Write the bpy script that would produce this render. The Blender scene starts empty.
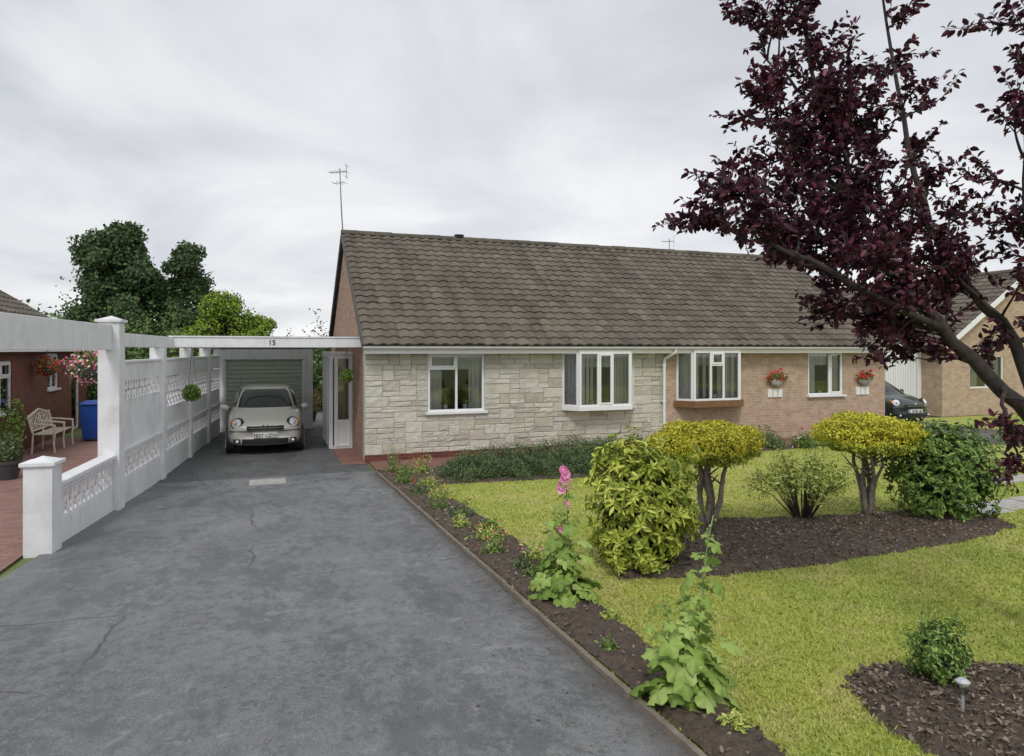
import bpy, math, random
import numpy as np
from mathutils import Vector, Matrix
random.seed(7); rng=np.random.default_rng(7)
scene=bpy.context.scene
def zg(Y):
    return 0.038*(13.2-max(-2.0,min(Y,13.2)))
def zga(Y): return 0.038*(13.2-np.clip(Y,-2.0,13.2))

# ---------------------------------------------------------------- materials
def newmat(name):
    m=bpy.data.materials.new(name); m.use_nodes=True
    nt=m.node_tree; b=nt.nodes['Principled BSDF']
    return m,nt,b
def node(nt,t,**kw):
    n=nt.nodes.new(t)
    for k,v in kw.items(): setattr(n,k,v)
    return n
def ramp(nt,fac,stops,interp='LINEAR'):
    r=node(nt,'ShaderNodeValToRGB'); r.color_ramp.interpolation=interp
    el=r.color_ramp.elements
    while len(el)>1: el.remove(el[-1])
    el[0].position=stops[0][0]; el[0].color=(*stops[0][1],1)
    for p,c in stops[1:]:
        e=el.new(p); e.color=(*c,1)
    nt.links.new(fac,r.inputs[0]); return r.outputs[0]
def noise(nt,scale,detail=4,rough=.6,vec=None,dist=0):
    n=node(nt,'ShaderNodeTexNoise'); n.inputs['Scale'].default_value=scale
    n.inputs['Detail'].default_value=detail; n.inputs['Roughness'].default_value=rough
    n.inputs['Distortion'].default_value=dist
    if vec is None: vec=pos(nt)
    nt.links.new(vec,n.inputs['Vector']); return n.outputs['Fac']
def pos(nt):
    return node(nt,'ShaderNodeNewGeometry').outputs['Position']
def scaled(nt,sx,sy,sz,vec=None):
    m=node(nt,'ShaderNodeMapping'); m.inputs['Scale'].default_value=(sx,sy,sz)
    nt.links.new(vec or pos(nt),m.inputs['Vector']); return m.outputs[0]
def mix(nt,fac,a,b,mode='MIX'):
    m=node(nt,'ShaderNodeMix'); m.data_type='RGBA'; m.blend_type=mode
    for s,v in ((m.inputs[0],fac),(m.inputs[6],a),(m.inputs[7],b)):
        if hasattr(v,'is_linked') or hasattr(v,'links'): nt.links.new(v,s)
        elif isinstance(v,(int,float)): s.default_value=v
        else: s.default_value=(*v,1)
    return m.outputs[2]
def math_(nt,op,a,b=None,c=None):
    m=node(nt,'ShaderNodeMath',operation=op)
    for i,v in enumerate((a,b,c)):
        if v is None: continue
        if isinstance(v,(int,float)): m.inputs[i].default_value=v
        else: nt.links.new(v,m.inputs[i])
    return m.outputs[0]
def bump(nt,b,h,strength=.3,dist=.01):
    n=node(nt,'ShaderNodeBump'); n.inputs['Strength'].default_value=strength; n.inputs['Distance'].default_value=dist
    nt.links.new(h,n.inputs['Height']); nt.links.new(n.outputs[0],b.inputs['Normal'])
def simple(name,col,rough=.6,var=.15,scale=6,metal=0,bmp=0,coat=0,dirt=None,spec=.5):
    m,nt,b=newmat(name)
    lo=tuple(c*(1-var) for c in col); hi=tuple(min(1,c*(1+var)) for c in col)
    f=noise(nt,scale,4,.65)
    c=ramp(nt,f,[(.3,lo),(.7,hi)])
    if dirt:
        g=noise(nt,1.7,6,.75)
        fac=ramp(nt,g,[(.5,(0,0,0)),(.75,(1,1,1))])
        c=mix(nt,math_(nt,'MULTIPLY',fac,.5),c,dirt)
        # run-off streaks and splash dirt near the ground
        s=noise(nt,3,4,.7,scaled(nt,3,3,.25)); c=mix(nt,ramp(nt,s,[(.54,(0,0,0)),(.72,(.35,.35,.35))]),c,dirt)
    nt.links.new(c,b.inputs['Base Color']); b.inputs['Roughness'].default_value=rough
    b.inputs['Metallic'].default_value=metal; b.inputs['Coat Weight'].default_value=coat
    b.inputs['Specular IOR Level'].default_value=spec
    if bmp: bump(nt,b,noise(nt,scale*12,3,.7),bmp,.004)
    return m
def foliage(name,cols,rough=.5,trans=0,pscale=3.0):
    m,nt,b=newmat(name)
    rnd=node(nt,'ShaderNodeNewGeometry').outputs['Random Per Island']
    n=noise(nt,pscale,2,.6)
    f=math_(nt,'ADD',math_(nt,'MULTIPLY',rnd,.6),math_(nt,'MULTIPLY',n,.5))
    k=len(cols)
    c=ramp(nt,f,[(.12+.8*i/max(1,k-1),cc) for i,cc in enumerate(cols)])
    nt.links.new(c,b.inputs['Base Color']); b.inputs['Roughness'].default_value=rough
    b.inputs['Specular IOR Level'].default_value=.35
    if trans:
        t=node(nt,'ShaderNodeBsdfTranslucent'); nt.links.new(c,t.inputs[0])
        ms=node(nt,'ShaderNodeMixShader'); ms.inputs[0].default_value=trans
        nt.links.new(b.outputs[0],ms.inputs[1]); nt.links.new(t.outputs[0],ms.inputs[2])
        nt.links.new(ms.outputs[0],nt.nodes['Material Output'].inputs['Surface'])
    return m
def brickmat(name,c1,c2,mortar,bw=.225,rh=.075,ms=.010,side=False,extra=None):
    m,nt,b=newmat(name)
    p=pos(nt); sx=node(nt,'ShaderNodeSeparateXYZ'); nt.links.new(p,sx.inputs[0])
    cb=node(nt,'ShaderNodeCombineXYZ')
    if side: nt.links.new(sx.outputs[0],cb.inputs[0])
    else: nt.links.new(math_(nt,'ADD',sx.outputs[0],sx.outputs[1]),cb.inputs[0])
    nt.links.new(sx.outputs[1] if side else sx.outputs[2],cb.inputs[1])
    br=node(nt,'ShaderNodeTexBrick'); nt.links.new(cb.outputs[0],br.inputs['Vector'])
    br.inputs['Scale'].default_value=1; br.inputs['Brick Width'].default_value=bw; br.inputs['Row Height'].default_value=rh
    br.inputs['Mortar Size'].default_value=ms*.5; br.inputs['Mortar Smooth'].default_value=.2; br.inputs['Bias'].default_value=0
    br.inputs['Color1'].default_value=(*c1,1); br.inputs['Color2'].default_value=(*c2,1); br.inputs['Mortar'].default_value=(*mortar,1)
    n=noise(nt,5,6,.7); c=mix(nt,.5,br.outputs['Color'],ramp(nt,n,[(.3,(.3,.3,.3)),(.7,(.72,.7,.68))]),'OVERLAY')
    n2=noise(nt,.9,4,.7); c=mix(nt,math_(nt,'MULTIPLY',n2,.3),c,extra or tuple(x*.65 for x in c1))
    nt.links.new(c,b.inputs['Base Color']); b.inputs['Roughness'].default_value=.85
    h=math_(nt,'ADD',math_(nt,'MULTIPLY',br.outputs['Fac'],-1),math_(nt,'MULTIPLY',noise(nt,60,3,.7),.4))
    bump(nt,b,h,.6,.006)
    return m

M={}
M['white']=simple('white_paint',(.74,.75,.77),.55,.07,3,dirt=(.42,.43,.38),bmp=.2)
M['upvc']=simple('white_upvc',(.80,.81,.82),.3,.03,3)
M['soffit']=simple('soffit_white',(.68,.68,.67),.6,.05,3)
M['buff']=brickmat('buff_brick',(.52,.38,.275),(.40,.275,.195),(.52,.48,.42))
M['red']=brickmat('red_brick',(.19,.055,.034),(.11,.034,.025),(.17,.13,.11))
M['orange']=brickmat('brown_brick',(.40,.25,.17),(.28,.165,.11),(.38,.33,.28))
M['pave']=brickmat('block_paving',(.32,.18,.145),(.23,.13,.11),(.10,.09,.08),bw=.2,rh=.1,ms=.008,side=True)
M['redpave']=brickmat('red_path_tiles',(.24,.12,.095),(.18,.09,.075),(.14,.12,.11),bw=.3,rh=.3,ms=.01,side=True)
M['dark']=simple('dark_plastic',(.015,.015,.017),.5,.1)
M['black']=simple('black_rubber',(.012,.012,.012),.8,.1)
M['wood']=simple('brown_wood',(.20,.10,.045),.5,.25,8)
M['bark']=simple('bark',(.09,.07,.058),.9,.45,25,bmp=.8)
M['bark2']=simple('pale_bark',(.22,.19,.16),.9,.45,30,bmp=.8)
M['plumbark']=simple('plum_bark',(.04,.031,.03),.8,.5,22,bmp=.8)
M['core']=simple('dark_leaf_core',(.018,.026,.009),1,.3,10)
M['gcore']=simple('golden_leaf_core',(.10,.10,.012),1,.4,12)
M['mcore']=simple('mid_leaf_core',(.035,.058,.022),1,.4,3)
M['conc']=simple('concrete',(.38,.37,.35),.85,.2,10,bmp=.5)
M['garage']=simple('green_garage_door',(.40,.47,.385),.45,.08)
M['metal']=simple('aerial_metal',(.20,.20,.21),.4,.1,metal=.5)
M['curtain']=simple('curtain',(.74,.73,.70),.9,.08,4)
M['room']=simple('room_wall',(.35,.32,.27),.9,.1,2)
M['benchm']=simple('cream_bench',(.66,.61,.50),.5,.1)
M['blue']=simple('blue_bin_plastic',(.01,.06,.30),.4,.1)
M['terra']=simple('plant_pot',(.05,.05,.055),.5,.2)
M['timber']=simple('edging_timber',(.19,.16,.13),.85,.3,8,bmp=.5)
M['lead']=simple('dark_verge',(.07,.065,.06),.6,.2)
M['fence']=simple('fence_timber',(.15,.11,.07),.8,.3,5)
M['redlamp']=simple('red_lamp',(.4,.01,.01),.15,.05)
M['alloy']=simple('alloy_wheel',(.55,.55,.56),.3,.05,metal=.4)
def polyroof():
    m,nt,b=newmat('translucent_roof_sheet'); b.inputs['Base Color'].default_value=(.75,.77,.76,1); b.inputs['Roughness'].default_value=.5
    t=node(nt,'ShaderNodeBsdfTranslucent'); t.inputs[0].default_value=(.85,.88,.86,1)
    ms=node(nt,'ShaderNodeMixShader'); ms.inputs[0].default_value=.6
    nt.links.new(b.outputs[0],ms.inputs[1]); nt.links.new(t.outputs[0],ms.inputs[2]); nt.links.new(ms.outputs[0],nt.nodes['Material Output'].inputs['Surface']); return m
M['poly']=polyroof()

def stonemat():
    m,nt,b=newmat('stone_cladding')
    at=node(nt,'ShaderNodeAttribute'); at.attribute_name='tint'
    c=ramp(nt,at.outputs['Fac'],[(0,(.47,.445,.37)),(.35,(.60,.575,.49)),(.7,(.67,.65,.57)),(1,(.55,.53,.49))])
    n=noise(nt,9,7,.75); c=mix(nt,.55,c,ramp(nt,n,[(.3,(.36,.35,.33)),(.72,(.63,.63,.61))]),'OVERLAY')
    g=noise(nt,1.4,5,.7,scaled(nt,1,1,.5)); c=mix(nt,ramp(nt,g,[(.5,(0,0,0)),(.75,(.4,.4,.4))]),c,(.33,.31,.26))
    nt.links.new(c,b.inputs['Base Color']); b.inputs['Roughness'].default_value=.9
    bump(nt,b,noise(nt,20,7,.75),.9,.03); return m
M['stone']=stonemat()
M['mortar']=simple('stone_mortar',(.58,.56,.49),.95,.1,12)

def tilemat(name='roof_tiles',k=1.0):
    m,nt,b=newmat(name)
    at=node(nt,'ShaderNodeAttribute'); at.attribute_name='tint'
    c=ramp(nt,at.outputs['Fac'],[(0,(.070*k,.058*k,.048*k)),(.5,(.115*k,.094*k,.076*k)),(1,(.165*k,.135*k,.108*k))])
    n=noise(nt,1.1,6,.7,scaled(nt,1,.5,.5)) 
    c=mix(nt,ramp(nt,n,[(.42,(0,0,0)),(.7,(.7,.7,.7))]),c,(.16*k,.145*k,.115*k))
    n3=noise(nt,.5,5,.7,scaled(nt,3,.4,.4)); c=mix(nt,ramp(nt,n3,[(.48,(0,0,0)),(.72,(.7,.7,.7))]),c,(.05*k,.043*k,.036*k))
    n5=noise(nt,5,5,.8); c=mix(nt,ramp(nt,n5,[(.56,(0,0,0)),(.66,(.7,.7,.7))]),c,(.115*k,.12*k,.05*k))
    n6=noise(nt,14,4,.8); c=mix(nt,ramp(nt,n6,[(.61,(0,0,0)),(.69,(.7,.7,.7))]),c,(.26*k,.25*k,.22*k))
    n2=noise(nt,34,3,.8); c=mix(nt,.6,c,ramp(nt,n2,[(.3,(.3,.3,.3)),(.7,(.7,.7,.68))]),'OVERLAY')
    nt.links.new(c,b.inputs['Base Color']); b.inputs['Roughness'].default_value=.85
    bump(nt,b,n2,.4,.006); return m
M['tile']=tilemat()

def asphalt():
    m,nt,b=newmat('asphalt')
    f=noise(nt,95,3,.9); c=ramp(nt,f,[(.32,(.07,.075,.082)),(.5,(.155,.162,.172)),(.70,(.30,.305,.31))])
    g=noise(nt,.5,5,.7); c=mix(nt,ramp(nt,g,[(.40,(0,0,0)),(.60,(.6,.6,.6))]),c,(.225,.232,.243))
    st=noise(nt,1.1,8,.84,scaled(nt,1.5,.8,1)); c=mix(nt,ramp(nt,st,[(.49,(0,0,0)),(.57,(.72,.72,.72))]),c,(.092,.098,.106))
    ms0=noise(nt,.6,3,.6)
    sp=noise(nt,9,6,.85)
    fac=math_(nt,'MULTIPLY',ramp(nt,sp,[(.50,(0,0,0)),(.56,(1,1,1))]),ramp(nt,ms0,[(.36,(0,0,0)),(.56,(1,1,1))]))
    c=mix(nt,math_(nt,'MULTIPLY',fac,.55),c,(.07,.074,.076))
    lt=noise(nt,5,6,.85); fac=math_(nt,'MULTIPLY',ramp(nt,lt,[(.55,(0,0,0)),(.62,(1,1,1))]),ramp(nt,ms0,[(.42,(1,1,1)),(.6,(.15,.15,.15))]))
    c=mix(nt,math_(nt,'MULTIPLY',fac,.45),c,(.33,.335,.34))
    mo=noise(nt,20,4,.8); mm=noise(nt,.35,2,.5)
    fac=math_(nt,'MULTIPLY',ramp(nt,mo,[(.56,(0,0,0)),(.61,(1,1,1))]),ramp(nt,mm,[(.50,(0,0,0)),(.60,(1,1,1))]))
    c=mix(nt,math_(nt,'MULTIPLY',fac,.6),c,(.06,.066,.042))
    v=node(nt,'ShaderNodeTexVoronoi'); v.feature='DISTANCE_TO_EDGE'; v.inputs['Scale'].default_value=.33
    wn=node(nt,'ShaderNodeTexNoise'); wn.inputs['Scale'].default_value=2.2; wn.inputs['Detail'].default_value=5
    nt.links.new(pos(nt),wn.inputs['Vector'])
    nt.links.new(mix(nt,.22,pos(nt),wn.outputs['Color']),v.inputs['Vector'])
    cr=ramp(nt,v.outputs[0],[(0,(1,1,1)),(.0015,(.9,.9,.9)),(.003,(0,0,0))])
    crm=ramp(nt,noise(nt,.5,2,.5),[(.45,(0,0,0)),(.52,(1,1,1))])
    crf=math_(nt,'MULTIPLY',cr,crm)
    c=mix(nt,math_(nt,'MULTIPLY',crf,.75),c,(.05,.05,.05))
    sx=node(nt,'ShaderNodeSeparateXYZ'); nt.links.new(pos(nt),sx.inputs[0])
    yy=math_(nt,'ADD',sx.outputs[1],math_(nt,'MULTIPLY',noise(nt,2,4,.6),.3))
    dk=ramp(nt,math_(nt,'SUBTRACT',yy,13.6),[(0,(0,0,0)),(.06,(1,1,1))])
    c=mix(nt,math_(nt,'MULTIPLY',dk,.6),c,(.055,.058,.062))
    # dirt washed against the border edging
    ed=ramp(nt,math_(nt,'ADD',sx.outputs[0],math_(nt,'MULTIPLY',noise(nt,6,4,.8),.5)),[(0,(0,0,0)),(1,(0,0,0))])
    e2=math_(nt,'MULTIPLY',math_(nt,'SUBTRACT',math_(nt,'ADD',sx.outputs[0],math_(nt,'MULTIPLY',noise(nt,7,4,.8),.55)),2.03),5.0)
    e2n=node(nt,'ShaderNodeClamp'); nt.links.new(e2,e2n.inputs[0])
    c=mix(nt,math_(nt,'MULTIPLY',e2n.outputs[0],.6),c,(.085,.07,.052))
    nt.links.new(c,b.inputs['Base Color'])
    r=ramp(nt,st,[(.45,(.78,.78,.78)),(.60,(.40,.40,.40))]); nt.links.new(r,b.inputs['Roughness'])
    h=math_(nt,'ADD',f,math_(nt,'MULTIPLY',crf,-2)); bump(nt,b,h,.6,.007)
    return m
M['asphalt']=asphalt()
def grassmat(name,blade):
    m,nt,b=newmat(name)
    n=noise(nt,.55,5,.65); c=ramp(nt,n,[(.3,(.29,.35,.065)),(.5,(.38,.42,.085)),(.68,(.45,.44,.13))])
    sx=node(nt,'ShaderNodeSeparateXYZ'); nt.links.new(pos(nt),sx.inputs[0])
    wv=math_(nt,'SINE',math_(nt,'ADD',math_(nt,'MULTIPLY',sx.outputs[1],6.5),math_(nt,'MULTIPLY',sx.outputs[0],1.2)))
    c=mix(nt,math_(nt,'MULTIPLY',math_(nt,'ADD',wv,1),.10),c,(.24,.31,.055))
    n2=noise(nt,2.2,5,.75); c=mix(nt,ramp(nt,n2,[(.50,(0,0,0)),(.72,(.65,.65,.65))]),c,(.47,.40,.20))
    n4=noise(nt,7,4,.75); c=mix(nt,ramp(nt,n4,[(.52,(0,0,0)),(.72,(.45,.45,.45))]),c,(.22,.29,.06))
    if blade:
        rnd=node(nt,'ShaderNodeNewGeometry').outputs['Random Per Island']
        c=mix(nt,.4,c,ramp(nt,rnd,[(0,(.36,.39,.3)),(.85,(.62,.62,.5)),(1,(.8,.75,.65))]),'OVERLAY')
        b.inputs['Roughness'].default_value=.55
    else:
        n3=noise(nt,70,3,.8); c=mix(nt,.6,c,ramp(nt,n3,[(.35,(.32,.32,.28)),(.7,(.62,.62,.58))]),'OVERLAY')
        b.inputs['Roughness'].default_value=.9; bump(nt,b,n3,.7,.015)
    nt.links.new(c,b.inputs['Base Color']); return m
M['lawn']=grassmat('lawn_turf',False); M['blade']=grassmat('grass_blades',True)
def soilmat():
    m,nt,b=newmat('soil')
    n=noise(nt,18,6,.8); c=ramp(nt,n,[(.3,(.035,.025,.019)),(.5,(.10,.075,.058)),(.68,(.17,.13,.10)),(.8,(.28,.235,.19))])
    nt.links.new(c,b.inputs['Base Color']); b.inputs['Roughness'].default_value=.95
    bump(nt,b,noise(nt,40,5,.8),1,.02); return m
M['soil']=soilmat()
M['chips']=foliage('bark_chips',[(.045,.03,.022),(.11,.08,.058),(.20,.15,.115),(.36,.30,.25)],.9,0)
M['field']=simple('far_grass',(.15,.19,.06),.9,.3,.5)

def glassmat():
    m,nt,b=newmat('window_glass')
    t=node(nt,'ShaderNodeBsdfTransparent'); t.inputs[0].default_value=(.85,.88,.88,1)
    g=node(nt,'ShaderNodeBsdfGlossy'); g.inputs['Roughness'].default_value=.02
    lw=node(nt,'ShaderNodeFresnel'); lw.inputs[0].default_value=1.55
    f=math_(nt,'ADD',math_(nt,'MULTIPLY',lw.outputs[0],1.5),.08)
    ms=node(nt,'ShaderNodeMixShader'); nt.links.new(f,ms.inputs[0])
    nt.links.new(t.outputs[0],ms.inputs[1]); nt.links.new(g.outputs[0],ms.inputs[2])
    nt.links.new(ms.outputs[0],nt.nodes['Material Output'].inputs['Surface']); return m
M['glass']=glassmat()
def paint(name,col,metal):
    m,nt,b=newmat(name); f=noise(nt,400,2,.5)
    c=ramp(nt,f,[(.3,tuple(x*.9 for x in col)),(.7,col)])
    d=noise(nt,3,4,.7); c=mix(nt,ramp(nt,d,[(.55,(0,0,0)),(.8,(.25,.25,.25))]),c,tuple(x*.6 for x in col))
    nt.links.new(c,b.inputs['Base Color']); b.inputs['Metallic'].default_value=metal; b.inputs['Roughness'].default_value=.35
    b.inputs['Coat Weight'].default_value=.7; b.inputs['Coat Roughness'].default_value=.06; return m
M['silver']=paint('silver_car_paint',(.66,.64,.59),.3)
M['darkpaint']=paint('dark_car_paint',(.03,.05,.045),.3)
M['carglass']=simple('car_glass',(.02,.023,.025),.05,.1,2,spec=.5)
M['lamp']=simple('headlamp_lens',(.75,.77,.8),.08,.1,30,coat=1)
M['plate']=simple('number_plate_white',(.8,.8,.78),.4,.02)
M['chrome']=simple('chrome',(.7,.7,.7),.15,.03,metal=1)
M['orangelamp']=simple('orange_lamp',(.7,.25,.03),.2,.05)

M['laurel']=foliage('variegated_leaves',[(.08,.13,.018),(.24,.32,.035),(.46,.52,.07),(.66,.66,.17)],.4)
M['topiary']=foliage('golden_privet',[(.22,.24,.016),(.44,.44,.03),(.64,.60,.05),(.74,.70,.12)],.5)
M['airy']=foliage('light_shrub_leaves',[(.14,.20,.035),(.30,.38,.07),(.46,.52,.13),(.58,.62,.24)],.5)
M['green']=foliage('green_leaves',[(.035,.08,.014),(.09,.165,.03),(.19,.29,.06),(.31,.42,.10)],.45)
M['dkgreen']=foliage('dark_green_leaves',[(.03,.06,.022),(.075,.12,.045),(.14,.19,.08),(.21,.27,.13)],.55)
M['holly']=foliage('hollyhock_leaves',[(.14,.24,.04),(.24,.36,.07),(.34,.48,.11),(.44,.56,.18)],.5,.25)
M['purple']=foliage('purple_plum_leaves',[(.013,.005,.009),(.040,.012,.021),(.08,.020,.036),(.20,.05,.085)],.34,.2)
M['treedk']=foliage('distant_dark_foliage',[(.04,.068,.03),(.07,.115,.045),(.12,.175,.075)],.8,0,.6)
M['treelt']=foliage('distant_bright_foliage',[(.10,.17,.02),(.20,.30,.035),(.32,.42,.055)],.8,0,.8)
M['treemd']=foliage('distant_mid_foliage',[(.055,.095,.03),(.11,.175,.05),(.18,.26,.08)],.8,0,.5)
M['pink']=foliage('pink_petals',[(.60,.14,.36),(.75,.25,.48),(.85,.42,.62)],.6)
M['redfl']=foliage('red_petals',[(.4,.01,.02),(.6,.02,.03),(.75,.06,.06)],.6)
M['mixfl']=foliage('mixed_petals',[(.5,.02,.03),(.7,.08,.3),(.75,.65,.7),(.75,.5,.05)],.6,0,40)
M['stem']=simple('green_stem',(.24,.32,.11),.6,.2,10)

# ---------------------------------------------------------------- geometry
def empty(name,loc=(0,0,0)):
    e=bpy.data.objects.new(name,None); e.location=loc; e.empty_display_size=.3
    scene.collection.objects.link(e); return e
def link(me,name,parent,mats,V):
    o=bpy.data.objects.new(name,me)
    for m in mats: me.materials.append(M[m])
    scene.collection.objects.link(o)
    if parent is not None:
        o.parent=parent; o.matrix_parent_inverse=Matrix.Translation(-Vector(parent.location))
    else:
        c=Vector(((V[:,0].min()+V[:,0].max())/2,(V[:,1].min()+V[:,1].max())/2,V[:,2].min()))
        me.transform(Matrix.Translation(-c)); o.location=c
    return o
class MB:
    def __init__(s): s.v=[]; s.f=[]; s.m=[]; s.t=[]; s.mats=[]; s.tint=0.5
    def mi(s,m):
        if m not in s.mats: s.mats.append(m)
        return s.mats.index(m)
    def add(s,vs,fs,m,tint=None):
        o=len(s.v); s.v+= [tuple(p) for p in vs]; k=s.mi(m)
        for f in fs: s.f.append(tuple(i+o for i in f)); s.m.append(k); s.t.append(s.tint if tint is None else tint)
    def box(s,x0,x1,y0,y1,z0,z1,m):
        s.add([(x0,y0,z0),(x1,y0,z0),(x1,y1,z0),(x0,y1,z0),(x0,y0,z1),(x1,y0,z1),(x1,y1,z1),(x0,y1,z1)],
          [(0,3,2,1),(4,5,6,7),(0,1,5,4),(1,2,6,5),(2,3,7,6),(3,0,4,7)],m)
    def bar(s,a,b,w,h,m,up=(0,0,1)):
        a=Vector(a);b=Vector(b);t=(b-a).normalized(); u=Vector(up)
        if abs(t.dot(u))>.99: u=Vector((1,0,0))
        r=t.cross(u).normalized()*w/2; u=r.cross(t).normalized()*h/2
        vs=[a-r-u,a+r-u,a+r+u,a-r+u,b-r-u,b+r-u,b+r+u,b-r+u]
        s.add(vs,[(0,1,2,3),(7,6,5,4),(0,4,5,1),(1,5,6,2),(2,6,7,3),(3,7,4,0)],m)
    def tube(s,pts,rad,m,seg=8,cap=True):
        pts=[Vector(p) for p in pts]; n=len(pts)
        if isinstance(rad,(int,float)): rad=[rad]*n
        vs=[];fs=[]; ref=None
        for i,p in enumerate(pts):
            t=(pts[min(i+1,n-1)]-pts[max(i-1,0)]).normalized()
            if ref is None: ref=Vector((1,0,0)) if abs(t.x)<.8 else Vector((0,1,0))
            u=(ref-t*ref.dot(t)).normalized(); ref=u; w=t.cross(u)
            for k in range(seg):
                a=2*math.pi*k/seg; vs.append(p+(u*math.cos(a)+w*math.sin(a))*rad[i])
        for i in range(n-1):
            for k in range(seg):
                k2=(k+1)%seg; fs.append((i*seg+k,i*seg+k2,(i+1)*seg+k2,(i+1)*seg+k))
        if cap: fs.append(tuple(range(seg))[::-1]); fs.append(tuple((n-1)*seg+k for k in range(seg)))
        s.add(vs,fs,m)
    def ell(s,c,r,m,nu=12,nv=8,rot=None,fn=None):
        vs=[];fs=[]
        for i in range(nv+1):
            ph=math.pi*i/nv
            for j in range(nu):
                th=2*math.pi*j/nu
                d=Vector((math.sin(ph)*math.cos(th),math.sin(ph)*math.sin(th),math.cos(ph)))
                k=fn(d) if fn else 1
                p=Vector((d.x*r[0],d.y*r[1],d.z*r[2]))*k
                if rot: p=rot@p
                vs.append(p+Vector(c))
        for i in range(nv):
            for j in range(nu):
                j2=(j+1)%nu; fs.append((i*nu+j,(i+1)*nu+j,(i+1)*nu+j2,i*nu+j2))
        s.add(vs,fs,m)
    def build(s,name,parent=None,smooth=False,bevel=0,subsurf=0):
        me=bpy.data.meshes.new(name); me.from_pydata(s.v,[],s.f)
        me.polygons.foreach_set('material_index',s.m)
        if smooth: me.polygons.foreach_set('use_smooth',[True]*len(s.f))
        a=me.attributes.new('tint','FLOAT','FACE'); a.data.foreach_set('value',s.t)
        o=link(me,name,parent,s.mats,np.array(s.v))
        if subsurf:
            d=o.modifiers.new('sub','SUBSURF'); d.levels=subsurf; d.render_levels=subsurf
        if bevel:
            d=o.modifiers.new('bev','BEVEL'); d.width=bevel; d.segments=2; d.limit_method='ANGLE'
        return o
def npmesh(name,V,Fq,mats,parent=None,mi=None,smooth=False):
    me=bpy.data.meshes.new(name); n=len(V); k,c=Fq.shape
    me.vertices.add(n); me.vertices.foreach_set('co',V.astype(np.float32).ravel())
    me.loops.add(k*c); me.loops.foreach_set('vertex_index',Fq.astype(np.int32).ravel())
    me.polygons.add(k); me.polygons.foreach_set('loop_start',(np.arange(k)*c).astype(np.int32))
    me.polygons.foreach_set('loop_total',np.full(k,c,dtype=np.int32))
    if mi is not None: me.polygons.foreach_set('material_index',mi.astype(np.int32))
    me.update(calc_edges=True); me.validate()
    if smooth: me.polygons.foreach_set('use_smooth',[True]*k)
    return link(me,name,parent,mats,V)
def unit(a): return a/np.maximum(np.linalg.norm(a,axis=-1,keepdims=True),1e-6)
def leafgeo(P,N,L,aspect=.5,fold=.25,T=None,spread=.9):
    n=len(P)
    nr=unit(N+rng.normal(0,spread,(n,3)))
    t=unit(rng.normal(0,1,(n,3))) if T is None else unit(T+rng.normal(0,.5,(n,3)))
    t=unit(t-nr*(t*nr).sum(1,keepdims=True)); b=np.cross(nr,t)
    L=np.asarray(L).reshape(-1,1)*np.ones((n,1)); W=L*aspect*.5
    droop=nr*L*.12
    v0=P; v3=P+t*L-droop
    l1=P+t*L*.3+b*W*.9+nr*W*fold; l2=P+t*L*.7+b*W*.75+nr*W*fold
    r1=P+t*L*.3-b*W*.9+nr*W*fold; r2=P+t*L*.7-b*W*.75+nr*W*fold
    V=np.stack([v0,l1,l2,v3,r2,r1],1).reshape(-1,3)
    base=np.arange(n)[:,None]*6
    F=np.concatenate([base+np.array([[0,3,2,1]]),base+np.array([[0,5,4,3]])],1).reshape(-1,4)
    return V,F
def sphdir(n): return unit(rng.normal(0,1,(n,3)))
def lump(D,seed,a=.15,f=3.0):
    r=np.random.default_rng(seed); s=np.zeros(len(D))
    for i in range(6):
        k=r.normal(0,f*(1+i*.35),3); s+=np.sin(D@k+r.uniform(0,6.28))*a/(1+i*.35)
    return 1+s*.7
def leaves(name,P,N,L,mat,parent=None,**kw):
    V,F=leafgeo(P,N,L,**kw); return npmesh(name,V,F,[mat],parent)

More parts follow.
